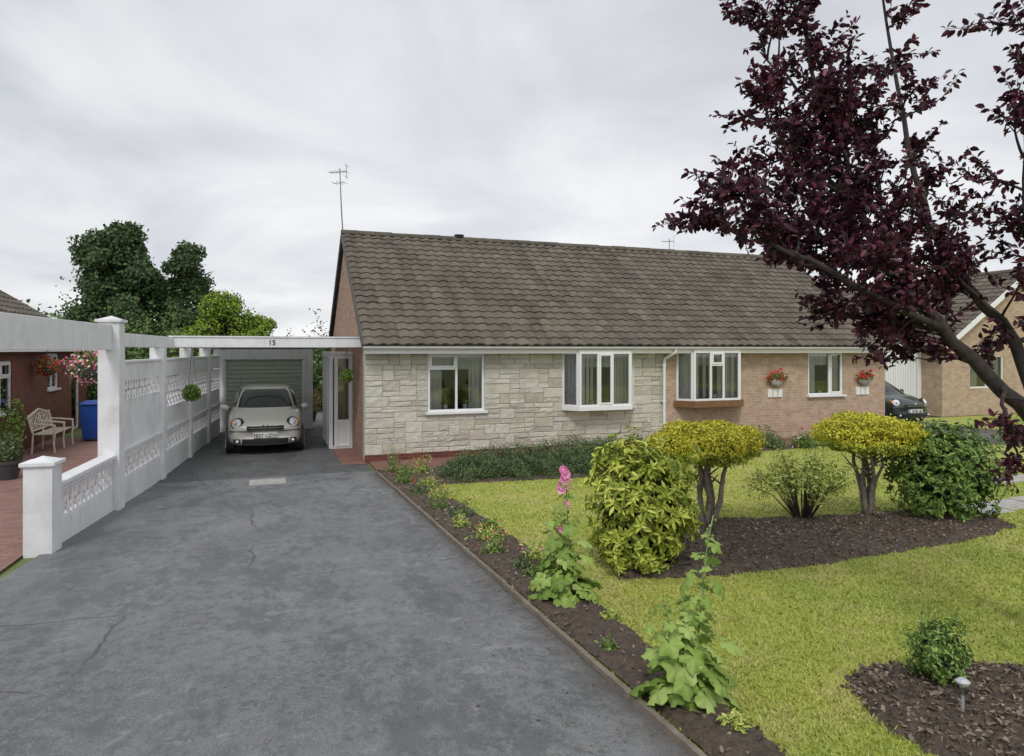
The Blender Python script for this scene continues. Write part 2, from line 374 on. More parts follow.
def bush(name,c,r,n,L,mat,seed=1,a=.15,f=3.0,depth=.25,core=.72,zmin=0.0,aspect=.55,coremat='core',rosette=0):
    e=empty(name,(c[0],c[1],zg(c[1])))
    c=np.array(c); r=np.array(r)
    if rosette:
        m=n//rosette; D=sphdir(m); k=lump(D,seed,a,f); rad=np.clip(1-np.abs(rng.normal(0,depth,m))+(rng.random(m)<.12)*rng.uniform(0,.16,m),.35,1.2)
        C=c+D*r*(k*rad)[:,None]; Dr=unit(D+np.array([0,0,.5])+rng.normal(0,.3,(m,3)))
        C=np.repeat(C,rosette,0); Dn=np.repeat(Dr,rosette,0)
        T=unit(Dn*.55+unit(rng.normal(0,1,(len(C),3)))); P=C+rng.normal(0,.006,C.shape); D=Dn
        keep=P[:,2]>zg(c[1])+zmin
        leaves('foliage',P[keep],D[keep],L*rng.uniform(.6,1.25,keep.sum()),mat,e,aspect=aspect,T=T[keep],spread=.35)
    else:
        D=sphdir(n); k=lump(D,seed,a,f); rad=1-np.abs(rng.normal(0,depth,n))+(rng.random(n)<.08)*rng.uniform(0,.15,n); rad=np.clip(rad,.3,1.15)
        P=c+D*r*(k*rad)[:,None]; keep=P[:,2]>zg(c[1])+zmin
        leaves('foliage',P[keep],D[keep],L*rng.uniform(.6,1.25,keep.sum()),mat,e,aspect=aspect)
    mb=MB()
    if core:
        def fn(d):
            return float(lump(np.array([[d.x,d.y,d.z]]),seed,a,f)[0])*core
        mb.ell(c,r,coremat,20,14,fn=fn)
    for i in range(7):
        a_=random.uniform(0,6.28); q=random.uniform(.2,.7)
        mb.tube([(c[0]+.04*math.cos(a_),c[1]+.04*math.sin(a_),zg(c[1])-.03),
                 (c[0]+r[0]*q*math.cos(a_)*.6,c[1]+r[1]*q*math.sin(a_)*.6,(zg(c[1])+c[2])/2),
                 (c[0]+r[0]*q*math.cos(a_),c[1]+r[1]*q*math.sin(a_),c[2]+.1*r[2])],[.018,.012,.008],'bark',6)
    mb.build('stems',e,smooth=True)
    return e

# ---------------------------------------------------------------- ground sheets
def sheet(name,xs,ys,mat,dz,parent=None):
    ys=sorted(set(ys+[y for y in (-2.0,13.2) if min(ys)<y<max(ys)]))
    V=np.array([(x,y,zg(y)+dz) for y in ys for x in xs]); nx=len(xs)
    F=np.array([(j*nx+i,j*nx+i+1,(j+1)*nx+i+1,(j+1)*nx+i) for j in range(len(ys)-1) for i in range(nx-1)])
    return npmesh(name,V,F,[mat],parent)
sheet('ground',[-250,-60,0,60,300],[-120,-2,13.2,60,400],'field',-.03)
mb=MB()
wl=lambda y:-2.35+.0794*(y-8.7)
ys=[-8,-2,2,5,7.6]; 
for a,b in zip(ys[:-1],ys[1:]):
    mb.add([(-9,a,zg(a)),(1.96,a,zg(a)),(1.96,b,zg(b)),(-9,b,zg(b))],[(0,1,2,3)],'asphalt')
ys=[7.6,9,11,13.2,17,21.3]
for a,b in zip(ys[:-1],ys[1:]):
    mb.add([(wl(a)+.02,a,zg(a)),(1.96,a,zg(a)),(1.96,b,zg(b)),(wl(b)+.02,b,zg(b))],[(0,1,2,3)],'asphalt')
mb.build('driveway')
sheet('block_paving',[-9,-5.5,-2.5],[7.63,21.3],'pave',.002)
sheet('paved_yard',[-1.3,2.0,9],[21.35,30],'conc',-.006)
sheet('brick_strip',[1.45,1.95],[14.3,16.7],'redpave',.005)
sheet('lawn',[2.02,6,10,16.9],[-2,4,8,13.35],'lawn',0)
sheet('lawn',[20.6,30,60],[-2,4,8,17.2],'lawn',0)
sheet('tarmac_drive',[16.95,18.7,20.55],[-2,4,8,18],'asphalt',.002)
sheet('garden_path',[2.02,9,16.9],[13.4,14.55],'redpave',.012)
mb=MB()
ys=list(np.arange(-2,13.3,1.9))
for a,b in zip(ys[:-1],ys[1:]):
    b=min(b,13.2); 
    mb.bar((1.985+random.uniform(-.008,.008),a+.006,zg(a)+.004+random.uniform(-.008,.004)),(1.985+random.uniform(-.008,.008),b-.006,zg(b)+.004),.035,.075,'timber')
mb.build('drive_edging')
mb=MB()
for i,(x,y) in enumerate([(8.9,6.25),(9.6,6.33),(10.3,6.4),(11,6.5),(11.7,6.55)]):
    mb.box(x-.31,x+.31,y-.24,y+.22,zg(y)-.03,zg(y)+.022,'conc')
for i in range(12):
    x=9.9+i*.62; y=7.75; mb.box(x-.3,x+.3,y-.2,y+.2,zg(y)-.03,zg(y)+.022,'conc')
mb.build('stepping_stones',bevel=.01)
mb=MB(); y=12.9; z=zg(y)
mb.box(-.32,.30,12.6,13.12,z-.01,z+.018,'conc'); mb.box(-.24,.22,12.68,13.04,z+.0181,z+.022,'conc')
mb.build('manhole_cover')

def sdist(P,poly):
    poly=np.array(poly,float); n=len(poly); d=np.full(len(P),1e9); ins=np.zeros(len(P),bool)
    for i in range(n):
        a=poly[i]; b=poly[(i+1)%n]; ab=b-a
        t=np.clip(((P-a)@ab)/(ab@ab),0,1); q=a+t[:,None]*ab
        d=np.minimum(d,np.linalg.norm(P-q,axis=1))
        cnd=((a[1]>P[:,1])!=(b[1]>P[:,1]))
        xx=(b[0]-a[0])*(P[:,1]-a[1])/((b[1]-a[1]) if b[1]!=a[1] else 1e-9)+a[0]
        ins^=cnd&(P[:,0]<xx)
    return np.where(ins,d,-d)
def wav(P,seed,f=4):
    r=np.random.default_rng(seed); s=np.zeros(len(P))
    for i in range(5):
        k=r.normal(0,f*(1+.6*i),2); s+=np.sin(P@k+r.uniform(0,6.28))/(1+.5*i)
    return s/3
BEDS={'border':[(2.0,-1),(2.35,-1),(2.4,2.0),(2.42,2.6),(2.5,4.2),(2.62,5.8),(2.7,8),(2.65,10),(2.8,11.3),(5.8,10.9),(6.6,11.4),(7,13.36),(2.0,13.36)],
 'island':[(3.0,5.45),(3.7,5.2),(4.9,5.1),(6.2,5.15),(7.3,5.2),(8.4,5.45),(8.6,6.0),(7.9,6.5),(6.3,6.75),(5.1,7.15),(4.4,7.2),(3.7,6.5)],
 'round':[(3.25,3.1),(3.1,2.8),(3.05,2.4),(3.15,2.0),(3.6,1.7),(4.3,1.7),(4.8,2.1),(4.75,2.7),(4.2,3.05),(3.9,3.12),(3.55,3.25)],
 'front':[(8.6,13.37),(8.8,13.0),(10.5,12.8),(13,12.9),(16.6,12.9),(16.8,13.37)]}
def mound(name,poly,h,res,chips):
    poly=np.array(poly); x0,y0=poly.min(0)-.1; x1,y1=poly.max(0)+.1
    xs=np.arange(x0,x1,res); ys=np.arange(y0,y1,res); X,Y=np.meshgrid(xs,ys); P=np.stack([X.ravel(),Y.ravel()],1)
    d=sdist(P,poly)+.045*wav(P,3,7); z=zga(P[:,1])+np.clip(d*.5,-.05,h)+ .012*wav(P,5,22)+rng.normal(0,.008,len(P))
    z=np.where(P[:,0]<2.05,np.minimum(z,zga(P[:,1])+.02),z)
    V=np.column_stack([P,z]); nx=len(xs); ny=len(ys)
    idx=(np.arange(ny-1)[:,None]*nx+np.arange(nx-1)[None]).ravel()
    F=np.stack([idx,idx+1,idx+nx+1,idx+nx],1); F=F[(d[F]>-.07).all(1)]
    if name=='soil_border': F=F[(V[F][:,:,0]>1.995).all(1)]
    used=np.unique(F); mp=np.zeros(len(V),int); mp[used]=np.arange(len(used)); V=V[used]; F=mp[F]
    mi=np.zeros(len(F),int)
    if chips:
        Q=np.column_stack([rng.uniform(x0,x1,chips),rng.uniform(y0,y1,chips)]); dd=sdist(Q,poly); Q=Q[dd>.0]; dd=dd[dd>.0]
        zz=zga(Q[:,1])+np.clip(dd*.5,0,h)+.008
        cv,cf=leafgeo(np.column_stack([Q,zz]),np.tile([0,0,1.],(len(Q),1)),rng.uniform(.012,.045,len(Q)),aspect=.6,spread=.5)
        F=np.concatenate([F,cf+len(V)]); mi=np.concatenate([mi,np.ones(len(cf),int)]); V=np.concatenate([V,cv])
    npmesh(name,V,F,['soil','chips'],None,mi)
mound('soil_border',BEDS['border'],.05,.045,12000)
mound('soil_bed',BEDS['island'],.07,.05,9000)
mound('soil_bed',BEDS['round'],.06,.03,5000)
mound('soil_bed',BEDS['front'],.05,.1,500)

def grass():
    n=1100000
    P=np.column_stack([rng.uniform(2.0,13,n),rng.uniform(1.0,13,n)])
    d=.342*P[:,0]+.94*P[:,1]
    keep=rng.random(n)<np.minimum(1,(3.6/d)**1.8); P=P[keep]; d=d[keep]
    px=(.94*P[:,0]-.342*P[:,1])/d; k=px<1.0; P=P[k]; d=d[k]
    for nm,po in BEDS.items():
        s=sdist(P,po)+.045*wav(P,3,7); k=s<.0+.05*rng.random(len(P)); P=P[k]; d=d[k]
    w=wav(P,11,2.2); k=rng.random(len(P))<np.clip(1.05-.5*w,.35,1); P=P[k]; d=d[k]
    n=len(P); a=rng.uniform(0,6.28,n); h=rng.uniform(.010,.030,n); w=rng.uniform(.0026,.0046,n)*(1+d/5)
    z=zga(P[:,1])-.003; lean=rng.normal(0,.016,(n,2))
    A=np.column_stack([P[:,0]-np.cos(a)*w,P[:,1]-np.sin(a)*w,z]); B=np.column_stack([P[:,0]+np.cos(a)*w,P[:,1]+np.sin(a)*w,z])
    C=np.column_stack([P+lean,z+h]); V=np.stack([A,B,C],1).reshape(-1,3); F=np.arange(3*n).reshape(-1,3)
    print('blades',n); npmesh('grass',V,F,['blade'])
grass()

# ---------------------------------------------------------------- house helpers
def wallx(mb,x0,x1,z0,z1,y0,y1,ops,m):
    ops=sorted(ops); x=x0
    for (a,b,za,zb) in ops:
        if a>x: mb.box(x,a,y0,y1,z0,z1,m)
        if za>z0: mb.box(a,b,y0,y1,z0,za,m)
        if zb<z1: mb.box(a,b,y0,y1,zb,z1,m)
        x=b
    if x<x1: mb.box(x,x1,y0,y1,z0,z1,m)
def glazed(fr,gl,a,b,z0,z1,splits,openers=(),fw=.05,dep=.06):
    a=Vector((a[0],a[1],0)); b=Vector((b[0],b[1],0)); t=(b-a); L=t.length; t.normalize(); nrm=Vector((t.y,-t.x,0))
    def P(s,z,o=0): q=a+t*s+nrm*o; return (q.x,q.y,z)
    def bar(s0,s1,za,zb,o0,o1):
        vs=[P(s0,za,o0),P(s1,za,o0),P(s1,za,o1),P(s0,za,o1),P(s0,zb,o0),P(s1,zb,o0),P(s1,zb,o1),P(s0,zb,o1)]
        fr.add(vs,[(0,3,2,1),(4,5,6,7),(0,1,5,4),(1,2,6,5),(2,3,7,6),(3,0,4,7)],'upvc')
    h=dep/2
    bar(0,L,z0,z0+fw,-h,h); bar(0,L,z1-fw,z1,-h,h); bar(0,fw,z0+fw,z1-fw,-h,h); bar(L-fw,L,z0+fw,z1-fw,-h,h)
    cuts=[0]+[s*L for s in splits]+[L]
    for s in cuts[1:-1]: bar(s-fw/2,s+fw/2,z0+fw,z1-fw,-h+.001,h-.001)
    for i,o in enumerate(openers):
        if not o: continue
        s0=cuts[i]+(fw if i==0 else fw/2); s1=cuts[i+1]-(fw if i==len(cuts)-2 else fw/2)
        if o=='top':
            zt=z1-fw-.30; bar(s0,s1,zt-.03,zt+.02,-h+.001,h-.001); lo,hi=zt+.02,z1-fw
        else: lo,hi=z0+fw,z1-fw
        q=.04; o0,o1=h-.012,h+.018
        bar(s0,s1,lo,lo+q,o0,o1); bar(s0,s1,hi-q,hi,o0,o1); bar(s0,s0+q,lo+q,hi-q,o0,o1); bar(s1-q,s1,lo+q,hi-q,o0,o1)
    gl.add([P(fw/2,z0+fw/2),P(L-fw/2,z0+fw/2),P(L-fw/2,z1-fw/2),P(fw/2,z1-fw/2)],[(0,1,2,3)],'glass')
def curtain(mb,x0,x1,y,z0,z1,m='curtain',amp=.025,per=.09):
    n=max(4,int((x1-x0)/per*6)); vs=[];fs=[]
    for i in range(n+1):
        x=x0+(x1-x0)*i/n; yy=y+amp*math.sin(2*math.pi*(x-x0)/per)+amp*.5*math.sin(11*x)
        vs+= [(x,yy,z0),(x,yy,z1)]
    for i in range(n): fs.append((2*i,2*i+2,2*i+3,2*i+1))
    mb.add(vs,fs,m)
def slope_tiles(mb,x0,x1,ye,ze,yr,zr,tw=.30,th=.33,thick=.03,m='tile',uaxis='x'):
    L=math.hypot(yr-ye,zr-ze); rows=int(round(L/th)); dy=(yr-ye)/L; dz=(zr-ze)/L; ny,nz=(-dz*(1 if dy>0 else -1)),abs(dy)
    cols=int(round((x1-x0)/tw)); sub=6
    prof=[0,.25,.9,1,.9,.25]
    for r in range(rows):
        s0=L*r/rows; s1=L*(r+1)/rows+.0
        for c in range(cols):
            tint=min(1,max(0,random.gauss(.5,.25)))
            jit=random.uniform(-.005,.008); js=random.uniform(-.010,.010)
            vs=[]
            for k in range(sub+1):
                x=x0+(x1-x0)*(c+k/sub)/cols; h=prof[k%sub]*.032
                for (s,e) in ((s0+js,-.006),(s0+js,thick+jit),(s1,.003)):
                    y=ye+dy*s+ny*(h+e); z=ze+dz*s+nz*(h+e)
                    vs.append((x,y,z) if uaxis=='x' else (y,x,z))
            fs=[]
            for k in range(sub):
                a=k*3; b=a+3; fs+=[(a,b,b+1,a+1),(a+1,b+1,b+2,a+2)]
            mb.add(vs,fs,m,tint)

def bungalow():
    H=empty('semi_detached_bungalow',(9.39,14.58,0))
    X0,XM,X1=1.95,9.39,16.83; YF=14.58; ZT=2.42; YB=22.6; YR=18.6
    W1=(3.32,4.64,1.02,2.34); B2=(6.58,8.50,1.06,2.36); B3=(9.75,11.70,1.12,2.38); W4=(14.0,15.25,1.15,2.36)
    mb=MB()
    wallx(mb,X0,XM,0.0,ZT,YF+.005,YF+.28,[W1,B2],'mortar')
    mb.box(X0-.012,XM-.01,YF-.03,YF+.004,-.05,.13,'red')
    segs=[(X0,W1[0],11),(W1[0],W1[1],11),(W1[1],B2[0],16),(B2[0],B2[1],16),(B2[1],XM,7)]
    xl=[X0]
    for a,b,n in segs: xl+=[a+(b-a)*(i+1)/n for i in range(n)]
    nr=20; zl=[.13+(ZT-.13)*i/nr for i in range(nr+1)]
    nc=len(xl)-1; occ=[[False]*nr for _ in range(nc)]
    for c in range(nc):
        for r in range(nr):
            xm=(xl[c]+xl[c+1])/2; zm=(zl[r]+zl[r+1])/2
            for w in (W1,B2):
                if w[0]<xm<w[1] and w[2]-.04<zm<w[3]+.2: occ[c][r]=True
    for r in range(nr):
        for c in range(nc):
            if occ[c][r]: continue
            w=random.choice([2,3,3,4,4,5]); h=random.choice([1,1,1,2,2])
            ww=0
            while ww<w and c+ww<nc and not occ[c+ww][r]: ww+=1
            hh=1
            while hh<h and r+hh<nr and all(not occ[c+k][r+hh] for k in range(ww)): hh+=1
            for i in range(ww):
                for j in range(hh): occ[c+i][r+j]=True
            a,b,z0,z1=xl[c]+.004,xl[c+ww]-.004,zl[r]+.004,zl[r+hh]-.004
            d=random.uniform(.012,.026); i=.012
            J=lambda q:random.uniform(-q,q)
            vs=[(a,YF+.005,z0),(b,YF+.005,z0),(b,YF+.005,z1),(a,YF+.005,z1),
                (a,YF-.004,z0),(b,YF-.004,z0),(b,YF-.004,z1),(a,YF-.004,z1)]
            mm=4 if ww>2 else 3
            k0=len(vs)
            for jz in range(3):
                for jx in range(mm):
                    x=a+i+(b-a-2*i)*jx/(mm-1)+J(.007); z=z0+i+(z1-z0-2*i)*jz/2+J(.006)
                    vs.append((x,YF-d+J(.008),z))
            fs=[(0,1,5,4),(1,2,6,5),(2,3,7,6),(3,0,4,7)]
            g=lambda jx,jz:k0+jz*mm+jx
            for jz in range(2):
                for jx in range(mm-1): fs.append((g(jx,jz),g(jx+1,jz),g(jx+1,jz+1),g(jx,jz+1)))
            fs.append((4,5)+tuple(g(jx,0) for jx in range(mm-1,-1,-1)))
            fs.append((6,7)+tuple(g(jx,2) for jx in range(mm)))
            fs.append((5,6)+tuple(g(mm-1,jz) for jz in (2,1,0)))
            fs.append((7,4)+tuple(g(0,jz) for jz in (0,1,2)))
            mb.add(vs,fs,'stone',random.random())
    wallx(mb,XM,X1,0.0,ZT,YF,YF+.28,[B3,W4],'buff')
    mb.box(X0,X0+.25,YF+.281,YB,0,ZT,'orange'); mb.box(X1-.25,X1,YF+.281,YB,0,ZT,'orange')
    mb.box(X0+.251,X1-.251,YB-.25,YB,0,ZT,'orange')
    for x0,x1 in ((X0,X0+.22),(X1-.22,X1)):
        vs=[(x0,YF+.02,ZT+.001),(x0,YB-.02,ZT+.001),(x0,YR,5.36),(x1,YF+.02,ZT+.001),(x1,YB-.02,ZT+.001),(x1,YR,5.36)]
        mb.add(vs,[(0,2,1),(3,4,5),(0,3,5,2),(1,2,5,4),(0,1,4,3)],'orange')
    mb.box(X0+.26,X1-.26,17.2,17.3,.02,2.4,'room'); mb.box(X0+.26,X1-.26,YF+.3,YB-.3,-.02,.02,'room')
    mb.box(X0+.26,X1-.26,YF+.30,YB-.3,2.44,2.46,'room')
    mb.build('walls',H)
    rf=MB(); ye,ze=14.20,2.50; zr=5.56
    slope_tiles(rf,X0-.08,X1+.10,ye,ze,YR,zr,tw=.27,th=.285)
    slope_tiles(rf,X0-.08,X1+.10,2*YR-ye,ze,YR,zr,tw=.9,th=.33)
    for yy in (ye,2*YR-ye):
        rf.add([(X0-.06,yy,ze-.012),(X1+.08,yy,ze-.012),(X1+.08,YR,zr-.012),(X0-.06,YR,zr-.012)],[(0,1,2,3)],'lead')
    n=int((X1-X0+.2)/.45)
    for i in range(n):
        a=X0-.1+(X1-X0+.2)*i/n; b=X0-.1+(X1-X0+.2)*(i+1)/n-.008
        vs=[];seg=8; dz=random.uniform(-.008,.008)
        for x,rr in ((a,.12),(b,.125)):
            for k in range(seg+1):
                an=math.pi*k/seg; vs.append((x,YR-math.cos(an)*rr,zr-.03+dz+math.sin(an)*rr))
        fs=[(k,k+1,seg+2+k,seg+1+k) for k in range(seg)]+[tuple(range(seg+1)),tuple(range(seg+1,2*seg+2))]
        rf.add(vs,fs,'tile',random.uniform(.0,.5))
    for x in (X0-.09,X1+.11):
        for s in (-1,1):
            rf.bar((x,YR+s*(YR-ye),ze-.045),(x,YR,zr-.045),.03,.15,'lead')
    rf.tube([(5.15,YR,zr+.05),(5.15,YR,zr+.14)],[.13,.15],'dark',10)
    rf.build('roof',H)
    tr=MB()
    tr.box(X0-.05,X1+.05,14.262,14.285,2.32,2.50,'upvc')
    tr.box(X0-.05,X1+.05,14.286,YF-.03,2.405,2.42,'soffit')
    vs=[];seg=8
    for x in (X0-.1,X1+.1):
        for k in range(seg+1):
            an=math.pi+math.pi*k/seg; vs.append((x,14.2+math.cos(an)*.055,2.47+math.sin(an)*.055))
        for k in range(seg+1):
            an=2*math.pi-math.pi*k/seg; vs.append((x,14.2+math.cos(an)*.05,2.472+math.sin(an)*.05))
    m2=2*(seg+1); fs=[(k,(k+1)%m2,m2+(k+1)%m2,m2+k) for k in range(m2)]+[tuple(range(m2)),tuple(range(m2,2*m2))]
    tr.add(vs,fs,'soffit')
    px=XM-.06
    tr.tube([(px+.16,14.2,2.42),(px+.15,14.22,2.34),(px,14.46,2.18),(px,14.48,2.1),(px,14.48,.1)],.038,'upvc',8)
    for z in (2.0,1.1,.3): tr.box(px-.06,px+.06,14.47,14.56,z,z+.03,'upvc')
    tr.build('gutter_and_fascia',H)
    fr=MB(); gl=MB(); cu=MB()
    y=YF+.05
    glazed(fr,gl,(W1[0]+.005,y),(W1[1]-.005,y),W1[2],W1[3],[.5],['top',None])
    fr.box(W1[0]-.05,W1[1]+.05,YF-.085,YF+.08,W1[2]-.05,W1[2]-.001,'upvc')
    glazed(fr,gl,(W4[0]+.005,y),(W4[1]-.005,y),W4[2],W4[3],[.62],[None,'full'])
    fr.box(W4[0]-.05,W4[1]+.05,YF-.085,YF+.08,W4[2]-.05,W4[2]-.001,'upvc')
    for B,sm in ((B2,'upvc'),(B3,'wood')):
        yb=14.24; q=.27
        glazed(fr,gl,(B[0]+.01,YF-.0),(B[0]+q,yb),B[2],B[3],[])
        glazed(fr,gl,(B[0]+q+.008,yb),(B[1]-q-.008,yb),B[2],B[3]-.001,[.36,.64],[None,'full',None] if sm=='upvc' else [None,'top',None])
        glazed(fr,gl,(B[1]-q,yb),(B[1]-.01,YF-.0),B[2],B[3],[])
        def slab(z0,z1,o,m):
            pts=[(B[0]-o,YF+.27),(B[0]-o,YF-.01),(B[0]+q-o*.5,yb-o-.03),(B[1]-q+o*.5,yb-o-.03),(B[1]+o,YF-.01),(B[1]+o,YF+.27)]
            vs=[(a,b,z0) for a,b in pts]+[(a,b,z1) for a,b in pts]
            fr.add(vs,[tuple(range(6)),tuple(range(11,5,-1))]+[(i,(i+1)%6,6+(i+1)%6,6+i) for i in range(6)],m)
        slab(B[2]-(.09 if sm=='upvc' else .16),B[2]-.002,.03 if sm=='upvc' else .08,sm); slab(B[3]+.001,B[3]+.04,.0,'upvc')
    for (a,b,z0,z1,yy,sd) in ((W1[0],W1[1],W1[2],W1[3],YF+.13,.26),(W4[0],W4[1],W4[2],W4[3],YF+.13,.28),(B2[0]+.06,B2[1]-.06,B2[2],B2[3],YF+.06,.27),(B3[0]+.06,B3[1]-.06,B3[2],B3[3],YF+.06,.33)):
        w=b-a
        curtain(cu,a,a+w*sd,yy,z0-.02,z1-.02); curtain(cu,b-w*sd,b,yy,z0-.02,z1-.02)
        curtain(cu,a+w*sd,b-w*sd,yy+.03,z1-.38,z1-.02,per=.13)
    for k in range(7): cu.box(9.98+k*.22,9.98+k*.22+.09,14.40,14.405,B3[2]+.06,B3[3]-.1,'curtain')
    for k in range(4): cu.box(6.9+k*.11,6.9+k*.11+.075,14.40,14.405,B2[2]+.06,B2[3]-.1,'curtain')
    for x in (7.3,7.75,3.75,4.2,14.5,10.8):
        yy=14.44 if 6<x<9 or 9.8<x<12 else YF+.11
        z=1.07 if x<9 else 1.16
        cu.tube([(x,yy,z),(x,yy,z+.05),(x,yy,z+.11)],[.035,.06,.045],'plate',10)
        D=sphdir(60); leaves('sill_plant',np.array([x,yy,z+.17])+D*np.array([.07,.04,.08]),D,.07,'green',H)
    fr.build('window_frames',H); gl.build('window_glass',H); cu.build('curtains',H)
    pf=MB(); pg=MB()
    glazed(pf,pg,(1.42,16.8),(1.94,16.8),.0,2.28,[.2],['full','full'])
    glazed(pf,pg,(1.42,18.9),(1.42,16.84),.0,2.28,[.33,.66])
    pf.box(1.38,1.95,16.74,18.95,2.29,2.36,'upvc'); pf.box(1.56,1.90,16.775,16.79,.06,.70,'upvc')
    pf.build('porch_frame',H); pg.build('porch_glass',H)
bungalow()

def aerial(name,x,y,z0,z1,s=1):
    mb=MB(); mb.tube([(x,y,z0),(x-.06*s,y,(z0+z1)/2),(x-.1*s,y,z1)],[.018,.016,.012],'metal',6)
    zt=z1-.1; d=Vector((-.75,.5,0)).normalized(); c=Vector((x-.1*s,y,zt))
    a=c-d*.2*s; b=c+d*.3*s; mb.tube([a,b],.010,'metal',5)
    n=7; pr=Vector((d.y,-d.x,0))
    for i in range(n):
        p=a+(b-a)*i/(n-1); w=.2*s*(1-.4*i/n); mb.tube([p-pr*w,p+pr*w],.005,'metal',4)
    for dz in (-.15,.15): mb.tube([a+Vector((0,0,dz))-pr*.15*s,a+Vector((0,0,dz))+pr*.15*s],.005,'metal',4)
    mb.tube([a-Vector((0,0,.2)),a+Vector((0,0,.2))],.007,'metal',4)
    q=c-Vector((0,0,.3)); mb.tube([q-d*.15,q+d*.2],.008,'metal',4)
    for i in range(3): p=q+d*(.15*i-.15); mb.tube([p-pr*.2,p+pr*.2],.005,'metal',4)
    mb.build(name)
aerial('tv_aerial',1.93,18.75,5.3,7.35)
aerial('tv_aerial',12.9,19.6,4.6,6.2,.8)

# ---------------------------------------------------------------- garage + carport
def garage():
    G=empty('garage',(0,23.5,0)); mb=MB(); Y=21.3
    wallx(mb,-1.5,1.28,0,2.42,Y,Y+.2,[(-1.22,1.02,0,2.12)],'white')
    mb.box(-1.5,-1.32,Y+.201,27,0,2.42,'buff'); mb.box(1.1,1.28,Y+.201,27,0,2.42,'buff')
    mb.box(-1.6,1.4,Y+.02,27.1,2.421,2.5,'lead')
    mb.build('walls',G)
    d=MB(); d.box(-1.22,1.02,Y+.1,Y+.12,0.01,2.12,'garage')
    n=16
    for i in range(n):
        z=.05+2.02*i/n; d.box(-1.19,.99,Y+.075,Y+.099,z,z+2.02/n-.025,'garage')
    d.box(-.14,-.02,Y+.05,Y+.074,1.0,1.04,'chrome')
    for x in (-1.219,.97): d.box(x,x+.049,Y+.03,Y+.098,0.011,2.119,'upvc')
    d.build('door',G,bevel=.006)
garage()
def carport():
    C=empty('carport',(0,18,0)); mb=MB()
    mb.box(-1.86,1.93,15.0,15.06,2.46,2.66,'white')
    mb.box(-1.88,1.94,14.98,15.08,2.661,2.69,'white')
    mb.box(-1.6,1.92,15.061,21.29,2.56,2.563,'poly')
    for i in range(7):
        y=15.6+i*.88; mb.box(-1.6,1.92,y,y+.05,2.46,2.559,'soffit')
    mb.build('roof_and_fascia',C)
    cu=bpy.data.curves.new('number','FONT'); cu.body='15'; cu.size=.15; cu.extrude=.006
    o=bpy.data.objects.new('number_tmp',cu); scene.collection.objects.link(o)
    dg=bpy.context.evaluated_depsgraph_get(); me=bpy.data.meshes.new_from_object(o.evaluated_get(dg))
    bpy.data.objects.remove(o); me.transform(Matrix.Translation((.0,14.992,2.51))@Matrix.Rotation(math.pi/2,4,'X'))
    me.materials.clear(); link(me,'house_number',C,['dark'],np.zeros((1,3)))
carport()

